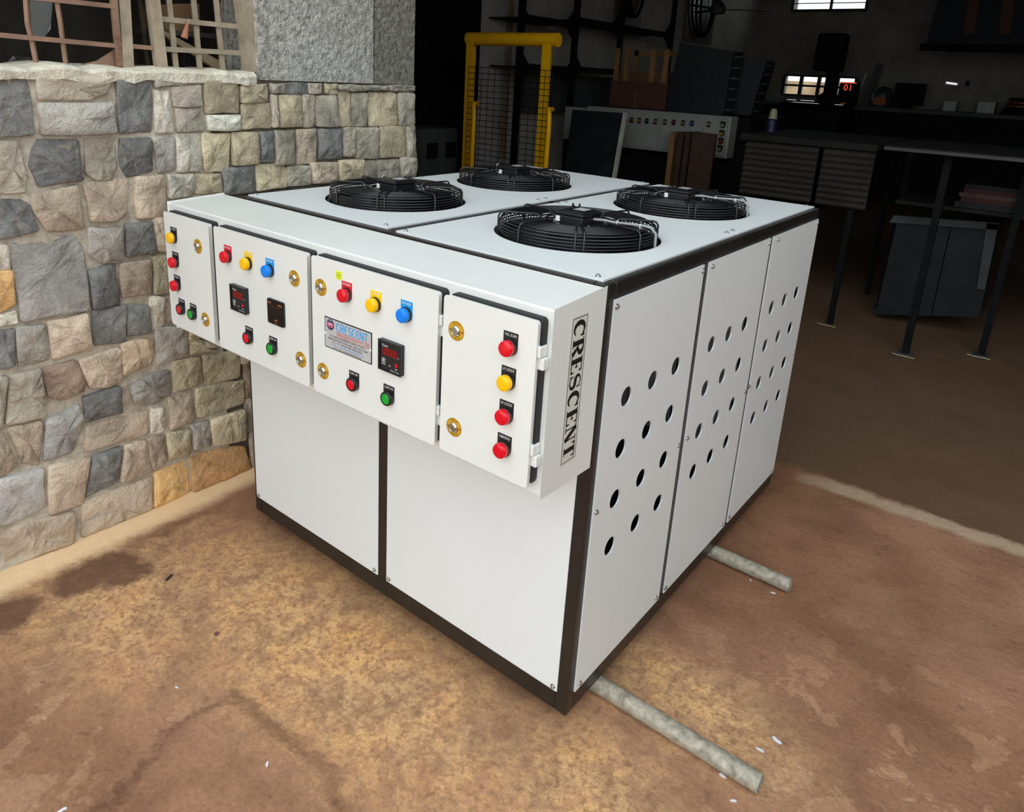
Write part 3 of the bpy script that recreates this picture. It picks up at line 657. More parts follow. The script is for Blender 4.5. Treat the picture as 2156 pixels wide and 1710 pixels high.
def display(door, cx, cz):
    m = MB(); hw, y = .0405, DYF-.012
    plate(m, rrect(cx-hw, cx+hw, cz-hw, cz+hw, .003), DYF, .010, 0)
    for a, b, c_, d_ in ((-hw, hw, .034, hw), (-hw, hw, -hw, -.036), (-hw, -.035, -.036, .034), (.036, hw, -.036, .034)): m.box(cx+a, cx+b, DYF-.013, DYF-.0095, cz+c_, cz+d_, 0)
    plate(m, [(cx+.024, cz+.002), (cx+.024, cz+.021), (cx-.026, cz+.021), (cx-.026, cz+.002)], DYF-.010, .0004, 1)
    for i in range(4): seven(m, cx-.023+.0118*i, cz+.0045, .0085, .0135, DYF-.0108, 2)
    yy = DYF-.0102
    put_text(m, 'Vauna', (cx-.029, yy, cz+.0275), X_, Z_, height=.0062, m=3, align='L')
    put_text(m, 'Made in India', (cx+.018, yy, cz-.0335), X_, Z_, width=.030, height=.0034, m=3)
    put_text(m, 'PROBE', (cx-.022, yy, cz-.0225), X_, Z_, width=.013, height=.0036, m=3); put_text(m, 'RLY', (cx+.001, yy, cz-.0225), X_, Z_, width=.007, height=.0036, m=3); put_text(m, 'SET', (cx+.0235, yy, cz-.0265), X_, Z_, width=.009, height=.0036, m=3)
    ribbon(m, [(cx-.022+a, cz-.0125+b) for a, b in ((-.0055, -.005), (.0055, -.005), (.0055, .005), (-.0055, .005), (-.0055, -.005))], .0014, (0, yy-.0004, 0), X_, Z_, 3)
    m.lathe([(.0022, .0), (.0022, .0006), (0, .0006)], (cx-.022, yy, cz-.0125), -Y_, 12, 3, False)
    m.lathe([(.0042, .0), (.0042, .0012), (0, .0014)], (cx+.0235, yy, cz-.0155), -Y_, 16, 4, False); m.lathe([(.0058, .0004), (.0064, .0004)], (cx+.0235, yy, cz-.0155), -Y_, 16, 4, False)
    put_text(m, '°C', (cx+.0295, yy, cz+.005), X_, Z_, height=.004, m=3)
    return m.build('digital_controller', [BLACKP, LEDR, LEDS, PAPER, RED], door, o=(cx, DYF, cz), label='black square controller with a red four digit display')
def dark_meter(door, cx, cz):
    m = MB(); plate(m, rrect(cx-.0385, cx+.0385, cz-.0375, cz+.0375, .006), DYF, .006, 0)
    plate(m, rrect(cx-.0375, cx+.0375, cz-.0365, cz+.0365, .005), DYF-.006, .001, 1); y = DYF-.0072
    put_text(m, 'elmec', (cx-.0255, y, cz+.0275), X_, Z_, width=.016, height=.0062, m=2); put_text(m, 'MA2301', (cx+.024, y, cz+.026), X_, Z_, width=.019, height=.005, m=2)
    put_text(m, '2.000', (cx+.003, y, cz-.0225), X_, Z_, width=.014, height=.0045, m=2); ribbon(m, [(cx-.001+.0016*k, cz-.031+.0016*math.sin(k*1.05)) for k in range(7)], .0009, (0, y-.0004, 0), X_, Z_, 2)
    ribbon(m, [(cx-.022, cz+.0175), (cx+.026, cz+.0175)], .0035, (0, y-.0004, 0), X_, Z_, 3)
    return m.build('panel_meter', [BLACKP, DKRED, ORNINK, LEDS], door, o=(cx, DYF, cz), label='flush dark red glass meter with orange print')
# door 1
PLW = PAPER
for cz, ln, pm, tx in ((1.186, AMBER, INK, 'L.P. CUTOUT'), (1.103, RED, INK, 'H.P. CUTOUT'), (1.023, RED, INK, 'THERMOSTAT')): lamp(d1, -.012, cz, ln, pm, tx, PLW)
lamp(d1, .006, .944, RED, INK, 'PUMP OFF', PLW, True); lamp(d1, .078, .944, GREEN, INK, 'PUMP ON', PLW, True)
lock(d1, .133, 1.183, .5); lock(d1, .15, .942, 1.9)
# door 2
for cx, ln, pm, tx in ((.304, RED, REDPL, 'R-PHASE'), (.411, AMBER, AMBPL, 'Y-PHASE'), (.517, BLUE, BLUPL, 'B-PHASE')): lamp(d2, cx, 1.183, ln, pm, tx, PLW)
lock(d2, .629, 1.183, -.35); lock(d2, .649, .948, 1.7); display(d2, .362, 1.063); dark_meter(d2, .543, 1.063)
lamp(d2, .397, .947, RED, INK, 'PUMP OFF', PLW, True); lamp(d2, .519, .947, GREEN, INK, 'PUMP ON', PLW, True)
# door 3
for cx, ln, pm, tx in ((.850, RED, REDPL, 'R-PHASE'), (.960, AMBER, AMBPL, 'Y-PHASE'), (1.068, BLUE, BLUPL, 'B-PHASE')): lamp(d3, cx, 1.187, ln, pm, tx, PLW)
lock(d3, .744, 1.183, -.3); lock(d3, .748, .943, 1.8); display(d3, 1.022, 1.065)
lamp(d3, .877, .946, RED, INK, 'COMP. OFF', PLW, True); lamp(d3, 1.010, .949, GREEN, INK, 'COMP. ON', PLW, True)
ok = MB().box(.807, .831, DYF-.0006, DYF, 1.220, 1.243, 0); put_text(ok, 'OK', (.819, DYF-.0007, 1.2315), X_, Z_, height=.0055, m=1)
ok.lathe([(.0088, .0009), (.0080, .0009)], (.819, DYF, 1.2315), -Y_, 20, 1, False); ok.build('ok_sticker', [LIME, INK], d3, label='yellow square sticker stamped OK')
npl = MB(); cx, cz, hw, hh = .8525, 1.0635, .0935, .0435; y = DYF-.0016
npl.box(cx-hw, cx+hw, DYF-.0012, DYF, cz-hh, cz+hh, 1); npl.box(cx-hw+.0028, cx+hw-.0028, y, DYF-.0005, cz-hh+.0028, cz+hh-.0028, 0)
def NP(txt, dx, dz, w_, h_, m): put_text(npl, txt, (cx+dx, y, cz+dz), X_, Z_, width=w_, height=h_, m=m)
NP('REFRIGERATION PVT. LTD', .021, .0045, .128, .0072, 3)
for dz in (.0105, -.0015): npl.box(cx-.044, cx+.087, y-.0004, y, cz+dz-.0004, cz+dz+.0004, 3)
NP('D-3, DSIDC ENGINEERING COMPLEX, PHASE-1,', 0, -.0065, .140, .0058, 4); NP('MANGOLPURI INDUSTRIAL AREA, NEW DELHI-110083', 0, -.0148, .158, .0058, 4)
NP('Ph. : +91- 9810673780, 9810670764', 0, -.0228, .118, .0058, 4); NP('Email : crescentrefrigeration@gmail.com', 0, -.0302, .132, .0052, 2); NP('Web : www.crescentrefrigeration.com', 0, -.0372, .112, .0050, 4)
# rounded brand lettering, drawn as strokes
def arc(cx_, cz_, rx, rz, a0, a1, n=12): return [(cx_+rx*math.cos(math.radians(a0+(a1-a0)*k/n)), cz_+rz*math.sin(math.radians(a0+(a1-a0)*k/n))) for k in range(n+1)]
GL = {'C': [arc(.5, .5, .48, .5, 55, 305)], 'R': [[(.06, 0), (.06, .98), (.5, .98)], arc(.5, .74, .4, .25, 90, -90)+[(.3, .49)], [(.42, .49), (.92, 0)]],
      'E': [arc(.55, .5, .5, .5, 70, 290), [(.06, .5), (.62, .5)]], 'S': [arc(.5, .74, .38, .26, 40, 270, 10)+arc(.5, .24, .40, .25, 90, -150, 10)],
      'N': [[(.05, 0), (.05, 1)], [(.05, 1), (.92, 0)], [(.92, 0), (.92, 1)]], 'T': [[(0, .98), (.95, .98)], [(.47, .98), (.47, 0)]]}
x = cx-.044
for ch in 'CRESCENT':
    w_ = .0138
    for k_, st_ in enumerate(GL[ch]): ribbon(npl, [(x+a*w_, cz+.0135+b*.0215) for a, b in st_], .0029, (0, y-.0005-.00012*k_, 0), X_, Z_, 2)
    x += w_*dict(E=.80, S=.96, C=.92).get(ch, 1)+.0030
npl.lathe([(.0150, .0003), (.0150, .0006), (0, .0006)], (cx-.069, y, cz+.0245), -Y_, 28, 5, False)
for dz, w_ in ((.004, .024), (-.001, .027), (-.0055, .020)): npl.box(cx-.069-w_/2, cx-.069+w_/2, y-.0009, y, cz+.0245+dz-.0016, cz+.0245+dz+.0016, 6)
npl.box(cx-.072, cx-.066, y-.0009, y, cz+.0145, cz+.020, 6); put_text(npl, 'CRPL', (cx-.069, y-.0008, cz+.0255), X_, Z_, width=.02, height=.006, m=7)
put_text(npl, 'TECH', (cx-.069, y-.0006, cz+.0355), X_, Z_, width=.010, height=.0035, m=7)
for dx in (-hw+.004, hw-.004): npl.lathe([(.0032, 0), (.0032, .001), (0, .002)], (cx+dx, y, cz-.004), -Y_, 12, 7)
npl.build('nameplate', [SILV, INK, SKYINK, REDINK, INK, NAVY, PINK, PAPER], d3, label='silver nameplate with blue and red lettering')
# door 4
for cz, ln, tx in ((1.191, RED, 'VOL. SCAN'), (1.111, AMBER, 'L.P. CUTOUT'), (1.030, RED, 'H.P. CUTOUT'), (.948, RED, 'THERMOSTAT')): lamp(d4, 1.383, cz, ln, INK, tx, PLW)
lock(d4, 1.228, 1.187, .9); lock(d4, 1.232, .946, .4)
# name on the right end of the box: serif letters running downwards
DEC = mat('decal_film', (214, 213, 205), .35)
tx = MB(); xo = BX1+.0006; U, V = -Z_, Y_            # text reads downwards: U down, letter tops towards +y
yb, yt, zt, zb = -.140, -.081, 1.250, .897
tx.box(BX1, BX1+.0004, yb-.004, yt+.004, zb-.008, zt+.006, 0)
def line(u0, v0, u1, v1, w_): ribbon(tx, [(u0, v0), (u1, v1)], w_, (xo, 0, 0), U, V, 1)
O = np.array((xo, yb, zt))
HT, WD = yt-yb, zt-zb
for a, b in (((0, 0), (WD, 0)), ((0, HT), (WD, HT)), ((0, 0), (0, HT)), ((WD, 0), (WD, HT))): ribbon(tx, [a, b], .0018, O, U, V, 1)
k0, thick, thin, ser = .0085, .0125, .0035, .0032
hh = HT-.014
def stroke(u, pts, w_): ribbon(tx, [(u+a, .007+b) for a, b in pts], w_, O, U, V, 1, lift=.0001)
def serif(u, v, hw): stroke(u, [(-hw, v), (hw, v)], ser)
def carc(u, cw): 
    a = arc(cw*.52, hh/2, cw*.5-.004, hh/2-.002, 42, 318, 22); ws = [thin+(thick-thin)*max(0, math.sin(PI*i/22))**1.3 for i in range(23)]
    stroke(u, a, ws); stroke(u, [(cw*.93, hh*.66), (cw*.93, hh)], .0042); stroke(u, [(cw*.72, hh-.002), (cw*.93, hh*.80)], [.003, .005])
def stem(u, x, a=1, b=1):
    stroke(u, [(x, 0), (x, hh)], thick)
    if a: serif(u+x, .0016, .0105)
    if b: serif(u+x, hh-.0016, .0105)
u = .0075; adv = (WD-.012)/8; cw = adv-.0035
for ch in 'CRESCENT':
    if ch == 'C': carc(u, cw)
    elif ch == 'R':
        stem(u, .010); bow = arc(.018, hh*.74, cw*.42, hh*.245, 90, -90, 14); stroke(u, [(.010, hh*.985)]+bow+[(.010, hh*.495)], [thin]+[thin+(thick-thin)*math.sin(PI*i/14)**1.2 for i in range(15)]+[thin])
        stroke(u, [(.020, hh*.5), (cw*.92, .001)], [.008, thick]); serif(u+cw*.92, .0016, .006)
    elif ch == 'E':
        stem(u, .011); stroke(u, [(.010, hh-.0016), (cw*.93, hh-.0016)], thin); stroke(u, [(.010, .0016), (cw*.96, .0016)], thin); stroke(u, [(.012, hh*.5), (cw*.62, hh*.5)], thin)
        stroke(u, [(cw*.90, hh), (cw*.90, hh*.72)], [.006, .0025]); stroke(u, [(cw*.94, 0), (cw*.94, hh*.3)], [.006, .0025]); stroke(u, [(cw*.64, hh*.38), (cw*.64, hh*.62)], .004)
    elif ch == 'S':
        sp = arc(cw*.47, hh*.74, cw*.34, hh*.24, 40, 240, 12)+arc(cw*.47, hh*.27, cw*.36, hh*.25, 60, -150, 12)
        n_ = len(sp); stroke(u, sp, [thin+(thick*.95-thin)*math.exp(-((i-n_*.5)/(n_*.22))**2) for i in range(n_)])
        stroke(u, [(cw*.82, hh*.66), (cw*.82, hh)], .0038); stroke(u, [(cw*.12, 0), (cw*.12, hh*.33)], .0038)
    elif ch == 'N':
        stroke(u, [(.007, 0), (.007, hh)], thin); stroke(u, [(cw*.88, 0), (cw*.88, hh)], thin); stroke(u, [(.008, hh), (cw*.86, .001)], thick)
        serif(u+.007, .0016, .007); serif(u+.004, hh-.0016, .007); serif(u+cw*.88, hh-.0016, .007)
    else:
        stem(u, cw*.5, 1, 0); stroke(u, [(.002, hh-.0016), (cw*.98, hh-.0016)], thin); stroke(u, [(.004, hh), (.004, hh*.70)], [.007, .0025]); stroke(u, [(cw*.96, hh), (cw*.96, hh*.70)], [.007, .0025])
    u += adv
tx.build('name_decal', [DEC, INK], unit, label='framed black serif lettering running downwards')

# ---- the two steel pipes it rolls on
for nm, y0, xe, lab in (('a', .185, 1.952, 'long weathered grey steel pipe on the floor under the front corner of the white unit'), ('b', 1.045, 1.757, 'shorter grey pipe on the floor, farther back under the white unit')):
    r = .026; pm = MB(); pa = [(.08, y0, r), (.6, y0, r), (1.2, y0, r), (xe, y0+.003, r)]
    pm.tube(pa, r, 24, caps=False); pm.tube(pa, r-.004, 24, caps=False)
    e = np.array(pa[-1]); s0 = np.array(pa[0])
    for q in (e, s0): pm.lathe([(r, 0), (r-.004, 0)], q, X_, 24, 0, False)
    tag(pm.build('steel_pipe', GALV, o=(xe/2, y0, 0)), lab, 'pipe', 'roller pipes under the unit')
# ------------------------------------------------------------ the hall shell
XL, YB, XR, HC = -3.2, 13.2, 6.5, 4.4
hw_ = MB()
W2 = [P(*q, 1, YB) for q in ((1653, 158), (1797, 207))]; V2 = [P(*q, 1, YB) for q in ((1681, -40), (1821, 18))]
wx0, wx1, wz0, wz1 = W2[0][0], W2[1][0], W2[1][2], W2[0][2]; vx0, vx1, vz0, vz1 = V2[0][0], V2[1][0], V2[1][2], V2[0][2]
def wall_rects(xs, zs, holes):
    for xa, xb in zip(xs, xs[1:]):
        for za, zb in zip(zs, zs[1:]):
            if not any(h[0] <= (xa+xb)/2 <= h[1] and h[2] <= (za+zb)/2 <= h[3] for h in holes): hw_.box(xa, xb, YB, YB+.2, za, zb)
wall_rects(sorted([XL-.2, wx0, wx1, vx0, vx1, XR+.2]), sorted([0, wz0, wz1, vz0, vz1, HC]), [(wx0, wx1, wz0, wz1), (vx0, vx1, vz0, vz1)])
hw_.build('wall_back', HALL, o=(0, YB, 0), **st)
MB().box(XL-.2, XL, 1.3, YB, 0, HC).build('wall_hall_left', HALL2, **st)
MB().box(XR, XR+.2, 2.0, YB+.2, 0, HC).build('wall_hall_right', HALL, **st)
MB().box(XL-.2, -.62, 1.215, 1.32, 0, HC).build('wall_hall_front', DARKROOM, **st)
MB().box(-.62, XR+.2, 1.75, 2.05, 3.5, HC).build('wall_lintel', STUCCO, **st)
MB().box(4.6, XR+.2, 1.75, 2.05, 0, 3.5).build('wall_front_right', STUCCO, **st)
MB().box(8.0, 8.2, -9, 1.75, 0, 2.6).build('wall_sky_blocker', OUTW, **st)  # unseen wall, added to hold back sky light and warm the right side
MB().box(XL-.2, XR+.2, 1.215, YB+.2, HC, HC+.1).build('ceiling', SOFFIT, **st)
MB().box(-.62, XR+.2, CANOPY_BLOCK_Y, 1.75, 3.7, 3.76).build('canopy_blocker', SOFFIT, **st)  # unseen roof strip, added and sized to trim light from overhead
BAR = mat('black_window_bar', (24, 22, 20), .6); BLK = mat('black_steel', (16, 16, 18), .8, var=.2, spec=.15); DSTEEL = mat('dark_grey_steel', (52, 52, 54), .5, var=.15)
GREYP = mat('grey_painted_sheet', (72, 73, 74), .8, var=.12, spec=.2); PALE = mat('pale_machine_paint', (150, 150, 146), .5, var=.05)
SHEET = mat('dull_sheet_metal', (28, 32, 34), .7, var=.2, spec=.25); ALU = mat('aluminium_channel', (200, 200, 190), .4, metal=.3, var=.1)
YEL = mat('stacker_yellow', (255, 188, 16), .3, var=.05); CARD = mat('brown_cardboard', (96, 66, 44), .8, var=.1); REDCARD = mat('red_brown_cardboard', (82, 48, 36), .8, var=.1)
LATH = mat('pale_timber_slat', (136, 100, 58), .7, var=.15); FIN = mat('black_coil_fins', (26, 30, 32), .5, var=.15, wear=((60, 66, 68), 30, .4)); RUSTY = mat('rust_brown_board', (62, 42, 32), .7, var=.2, wear=((92, 58, 40), 10, .6))
RIB = mat('grey_ribbed_sheet', (50, 46, 40), .55, var=.15); BENCH = mat('dark_bench_top', (34, 33, 32), .85, var=.2, spec=.15); CLOTH = mat('dark_blue_cloth', (18, 20, 30), .8); BROWN = mat('orange_brown_strip', (70, 44, 24), .8)
POLY = mat('clear_polythene_sheet', (92, 86, 82), .35, var=.3, vs=12); DKRED2 = mat('dull_red_board', (58, 22, 20), .8, var=.2); COPPER = mat('copper_wire', (140, 82, 50), .35, metal=.6)
TIMB = mat('pale_wall_timber', (150, 128, 108), .7, var=.2); NAVYP = mat('navy_plastic', (16, 20, 56), .5); CREAMP = mat('cream_plastic', (150, 141, 116), .5); ORANGE = mat('orange_visor', (150, 70, 24), .3)

# back window and ventilator, with what stands outside them
wb = MB()
for k in range(5): x = wx0+(wx1-wx0)*k/4; wb.box(x-.03, x+.03, YB-.03, YB+.03, wz0, wz1)
for z in (wz0, (wz0+wz1)/2, wz1): wb.box(wx0, wx1, YB-.02, YB+.02, z-.018, z+.018)
wb.build('window_2', BAR, **st)
vb = MB(); vb.box(vx0-.04, vx1+.04, YB-.03, YB+.03, vz0-.05, vz0); vb.box((vx0+vx1)/2+.02, (vx0+vx1)/2+.06, YB-.03, YB+.03, vz0, vz1); vb.box(vx0-.05, vx0, YB-.03, YB+.03, vz0, vz1); vb.box(vx1, vx1+.04, YB-.03, YB+.03, vz0, vz1)
for z in (vz0+.10, vz0+.19): vb.box(vx0, vx1, YB-.01, YB+.01, z-.008, z+.008)
vb.build('window_3', BAR, **st)
MB().box(wx0-3, wx1+3, YB+2.6, YB+2.8, 0, 1.95).build('wall_outside', OUTW, **st)
hut = thing('parked_van', ((wx0+wx1)/2+.1, YB+1.6, 0), 'pale parked van glimpsed through the back window bars', 'van')
vx = (wx0+wx1)/2+.15
MB().box(vx-.5, vx+.5, YB+1.2, YB+2.0, .25, 1.5).build('van_body', PALE, hut, bevel=.06); MB().box(vx-.4, vx+.4, YB+1.185, YB+1.2, 1.5, 1.72).build('van_roof', PALE, hut); MB().box(vx-.38, vx+.3, YB+1.18, YB+1.2, 1.18, 1.42).build('van_window', BLK, hut)
for dx in (-.3, .3): MB().lathe([(0, 0), (.2, 0), (.2, .14), (0, .14)], (vx+dx, YB+1.3, .2), -Y_, 16).build('wheel', BLK, hut)

# left wall of the hall: dark steel door, grey strip, timber batten
y0, y1 = P(878, 150, 0, XL)[1], P(1001, 150, 0, XL)[1]
dr = MB().box(XL, XL+.05, y0-.5, y1, .0, 3.6).build('door_1', BLK, **st)
for k in range(7): MB().box(XL+.05, XL+.06, y0-.45, y1-.05, .3+.45*k, .68+.45*k).build('door_panel', BLK, dr)
ya = P(1067, 100, 0, XL)[1]; MB().box(XL, XL+.05, ya-.035, ya+.035, .8, 3.6).build('trim_batten', TIMB, **st)

# low pale electrical cabinets at the foot of the dark door
yc0, yc1, xc = P(884, 300, 0, XL+.5)[1], P(962, 300, 0, XL+.5)[1], XL+.5
zc = P(900, 272, 0, xc)[2]
cab = thing('electrical_cabinet', (XL+.25, (yc0+yc1)/2, 0), 'dim grey electrical cabinet on the floor beside the stone wall corner', 'cabinet')
MB().box(XL+.06, xc, yc0, yc1, 0, zc).build('cabinet_body', GREYP, cab, bevel=.01)
for k in range(2):
    ym = yc0+(yc1-yc0)*(k+.5)/2; d_ = MB().box(xc, xc+.015, ym-.24*(yc1-yc0), ym+.24*(yc1-yc0), .1, zc-.05).build('cabinet_door', GREYP, cab, bevel=.004)
    MB().box(xc+.015, xc+.03, ym-.05, ym+.09, zc-.28, zc-.13).build('meter_window', BLK, d_)

# yellow stacker truck
SY = 4.0
pl, pr_ = P(994, 150, 1, SY), P(1153, 160, 1, SY); zt = P(1080, 83, 1, SY)[2]
xl, xr = pl[0], pr_[0]
stk = thing('stacker_truck', ((xl+xr)/2, SY, 0), 'yellow hand stacker truck with tall mast and black mesh guard', 'lift truck')
for x in (xl, xr):
    m = MB(); m.box(x-.012, x+.04, SY-.045, SY-.035, .12, zt); m.box(x-.045, x-.012, SY-.045, SY+.06, .12, zt); m.build('mast_post', YEL, stk)
MB().tube([(xl-.06, SY, zt), (xr+.085, SY, zt)], .058, 16).build('top_bar', YEL, stk)
gm = MB(); zg0, zg1 = .45, P(1080, 145, 1, SY-.08)[2]
gx0, gx1 = P(985, 200, 1, SY-.085)[0], P(1161, 200, 1, SY-.085)[0]
for k in range(13): x = gx0+(gx1-gx0)*k/12; gm.tube([(x, SY-.085, zg0), (x, SY-.085, zg1)], .003, 4)
for k in range(27): z = zg0+(zg1-zg0)*k/26; gm.tube([(gx0, SY-.085, z), (gx1, SY-.085, z)], .003, 4)
gm.build('mesh_guard', BLK, stk)
zh = P(1000, 218, 1, SY-.1)[2]
for x in (P(990, 260, 1, SY-.15)[0], P(1147, 260, 1, SY-.15)[0]):
    MB().tube([(x, SY-.05, zh), (x+.02, SY-.14, zh), (x+.045, SY-.16, zh-.03), (x+.055, SY-.165, zh-.12), (x+.045, SY-.165, .35), (x+.03, SY-.05, .3)], .022, 8).build('handle', YEL, stk)
MB().box(xl-.06, xr+.08, SY-.12, SY+.16, .10, .34).build('chassis', BLK, stk, bevel=.01)
for x in (xl+.12, xr-.12):
    MB().box(x-.09, x+.09, SY+.16, SY+.8, .06, .12).build('fork', YEL, stk)
    MB().lathe([(0, -.03), (.07, -.03), (.07, .03), (0, .03)], (x, SY+.7, .07), X_, 14).build('wheel', BLK, stk); MB().lathe([(0, -.03), (.09, -.03), (.09, .03), (0, .03)], (x, SY, .09), X_, 14).build('wheel', BLK, stk)

# storage rack behind the stacker
XK = XL+.45
rk = thing('storage_rack', (XK, P(1250, 100, 0, XK)[1], 0), 'tall black angle-iron rack along the hall wall behind the yellow stacker truck', 'rack')
for px in (1095, 1209, 1304, 1411):
    y = P(px, 100, 0, XK)[1]; MB().box(XK-.03, XK+.03, y-.03, y+.03, 0, 3.7).build('upright', BLK, rk)
def rk_beam(p0, p1, py):
    a, b = P(p0, py, 0, XK), P(p1, py, 0, XK); z = a[2]; o_ = MB().box(XK-.025, XK+.025, a[1], b[1], z-.035, z+.035).build('beam', BLK, rk)
    MB().box(XL+.02, XK-.03, a[1], b[1], z-.01, z+.005).build('shelf', BLK, rk)
    for yy, k in ((a[1]+.03, 1), (b[1]-.03, -1)):
        for sg in (1, -1): MB().prism([(XK-.004, yy, z+sg*.03), (XK-.004, yy+k*.12, z+sg*.03), (XK-.004, yy, z+sg*.15)], (.008, 0, 0)).build('gusset', BLK, rk)
rk_beam(1095, 1209, 36); rk_beam(1209, 1304, 42); rk_beam(1304, 1411, 58); rk_beam(1095, 1209, 140); rk_beam(1209, 1304, 146)
# panels stored on the rack
for i, (a, b, c_, d_) in enumerate(((1115, 1200, 152, 235), (1215, 1300, 160, 235))):
    q0, q1 = P(a, c_, 0, XL+.2), P(b, d_, 0, XL+.2)
    tag(MB().box(XL+.12, XL+.2, q0[1], q1[1], q1[2]+.0, q0[2]).build('steel_sheet', GREYP), ('grey sheet panel standing at the left of the rack behind the yellow stacker', 'darker grey sheet panel standing between the rack posts by the cardboard carton')[i], 'panel', 'panels on the rack')

# second unit deeper in the hall, with its own control box
MY = 6.2
q = [P(*c_, 1, MY) for c_ in ((1189, 240), (1541, 246), (1531, 335))]
x0, x1, zt2, zb2 = -2.45, q[1][0], q[1][2], q[2][2]
u2 = thing('condensing_unit', ((x0+x1)/2, MY+.9, 0), 'second dim condensing unit in the dark hall, boxes piled on it', 'machine')
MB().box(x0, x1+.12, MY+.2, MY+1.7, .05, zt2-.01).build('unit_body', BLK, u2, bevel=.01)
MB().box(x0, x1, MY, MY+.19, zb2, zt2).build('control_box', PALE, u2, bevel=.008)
for dx in (.05, .7, 1.3): MB().box(x0+dx, x0+dx+.05, MY+.19, MY+.25, 0, zb2).build('leg', BLK, u2)
edges = [1188, 1318, 1391, 1484, 1535]
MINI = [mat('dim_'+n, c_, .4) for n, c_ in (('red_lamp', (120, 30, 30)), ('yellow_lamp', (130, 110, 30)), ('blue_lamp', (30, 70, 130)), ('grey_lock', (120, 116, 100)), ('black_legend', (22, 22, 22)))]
for a, b in zip(edges, edges[1:]):
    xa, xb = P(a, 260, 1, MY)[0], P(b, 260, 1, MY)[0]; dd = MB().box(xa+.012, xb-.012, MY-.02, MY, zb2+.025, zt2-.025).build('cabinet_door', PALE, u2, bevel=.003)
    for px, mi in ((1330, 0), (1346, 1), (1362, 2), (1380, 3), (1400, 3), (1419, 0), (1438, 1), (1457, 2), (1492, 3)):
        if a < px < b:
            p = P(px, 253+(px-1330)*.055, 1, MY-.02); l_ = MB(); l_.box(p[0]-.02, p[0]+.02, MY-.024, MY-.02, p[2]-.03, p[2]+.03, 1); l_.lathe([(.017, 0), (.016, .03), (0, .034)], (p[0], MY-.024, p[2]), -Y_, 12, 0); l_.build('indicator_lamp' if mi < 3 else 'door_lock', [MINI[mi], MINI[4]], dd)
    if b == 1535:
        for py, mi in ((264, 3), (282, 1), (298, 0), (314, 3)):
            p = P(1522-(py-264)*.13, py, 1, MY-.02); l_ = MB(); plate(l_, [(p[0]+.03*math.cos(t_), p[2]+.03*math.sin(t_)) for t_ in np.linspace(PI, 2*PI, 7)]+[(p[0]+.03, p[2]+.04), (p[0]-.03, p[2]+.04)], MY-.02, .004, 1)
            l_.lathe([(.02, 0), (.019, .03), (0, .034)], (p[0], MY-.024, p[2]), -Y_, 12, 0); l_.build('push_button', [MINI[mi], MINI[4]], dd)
ZT = zt2
# carton, slatted crate and coil blocks piled on it
ca = [P(*c_, 1, MY+.35) for c_ in ((1281, 226), (1400, 228))]; zc1 = P(1330, 172, 1, MY+.35)[2]
cart = thing('cardboard_carton', ((ca[0][0]+ca[1][0])/2, MY+.6, ZT), 'red-brown cardboard carton on the second unit, under the slatted crate', 'box')
MB().box(ca[0][0], ca[1][0], MY+.35, MY+.85, ZT, zc1-.001).build('carton', REDCARD, cart, bevel=.008)
MB().box((ca[0][0]+ca[1][0])/2-.04, (ca[0][0]+ca[1][0])/2+.0, MY+.345, MY+.35, ZT, ZT+.2).build('tape', CARD, cart)
zc2 = P(1330, 102, 1, MY+.35)[2]
cr = thing('slatted_crate', ((ca[0][0]+ca[1][0])/2, MY+.6, zc1), 'open timber crate with pale upright slats on top of the carton', 'crate')
xa, xb = ca[0][0]+.02, ca[1][0]-.03
MB().box(xa, xb, MY+.38, MY+.82, zc1, zc1+.12).build('crate_tray', CARD, cr)
for x in (xa+.03, xa+.16, xb-.19, xb-.03): MB().box(x-.03, x+.03, MY+.36, MY+.38, zc1, zc2).build('slat', LATH, cr)
for x in (xa+.03, xb-.03): MB().box(x-.03, x+.03, MY+.82, MY+.84, zc1, zc2).build('slat', LATH, cr)
MB().box(xa, xb, MY+.82, MY+.85, zc2-.06, zc2).build('slat', LATH, cr)
def coil(px, label, yy, dep, o_names):
    q = [P(*c_, 1, yy) for c_ in px]; q[2][2] = q[3][2] = max(ZT, min(q[2][2], q[3][2])); base = (q[2]+q[3])/2
    c_ = thing('finned_coil', (base[0], yy+dep/2, ZT), label, 'coil', 'coil blocks on the second unit')
    MB().prism(q, (0, dep, 0)).build('fin_block', FIN, c_)
    for k in range(6):
        f_ = (k+.5)/6; a = q[1]*(1-f_)+q[2]*f_; MB().tube([a+Y_*.05, a+X_*.05+Y_*.05, a+X_*.065+Y_*.10, a+X_*.05+Y_*.15, a+Y_*.15], .011, 6).build('return_bend', GREYP if 'nearer' in label else FIN, c_)
coil(((1431, 90), (1545, 108), (1522, 243), (1400, 238)), 'tall black finned coil block leaning on the second unit, the nearer one', MY+.3, .28, 0)
coil(((1556, 118), (1614, 128), (1580, 240), (1534, 240)), 'narrower dark finned coil block beside the tall one, with shadowed tube bends', MY+.62, .3, 0)

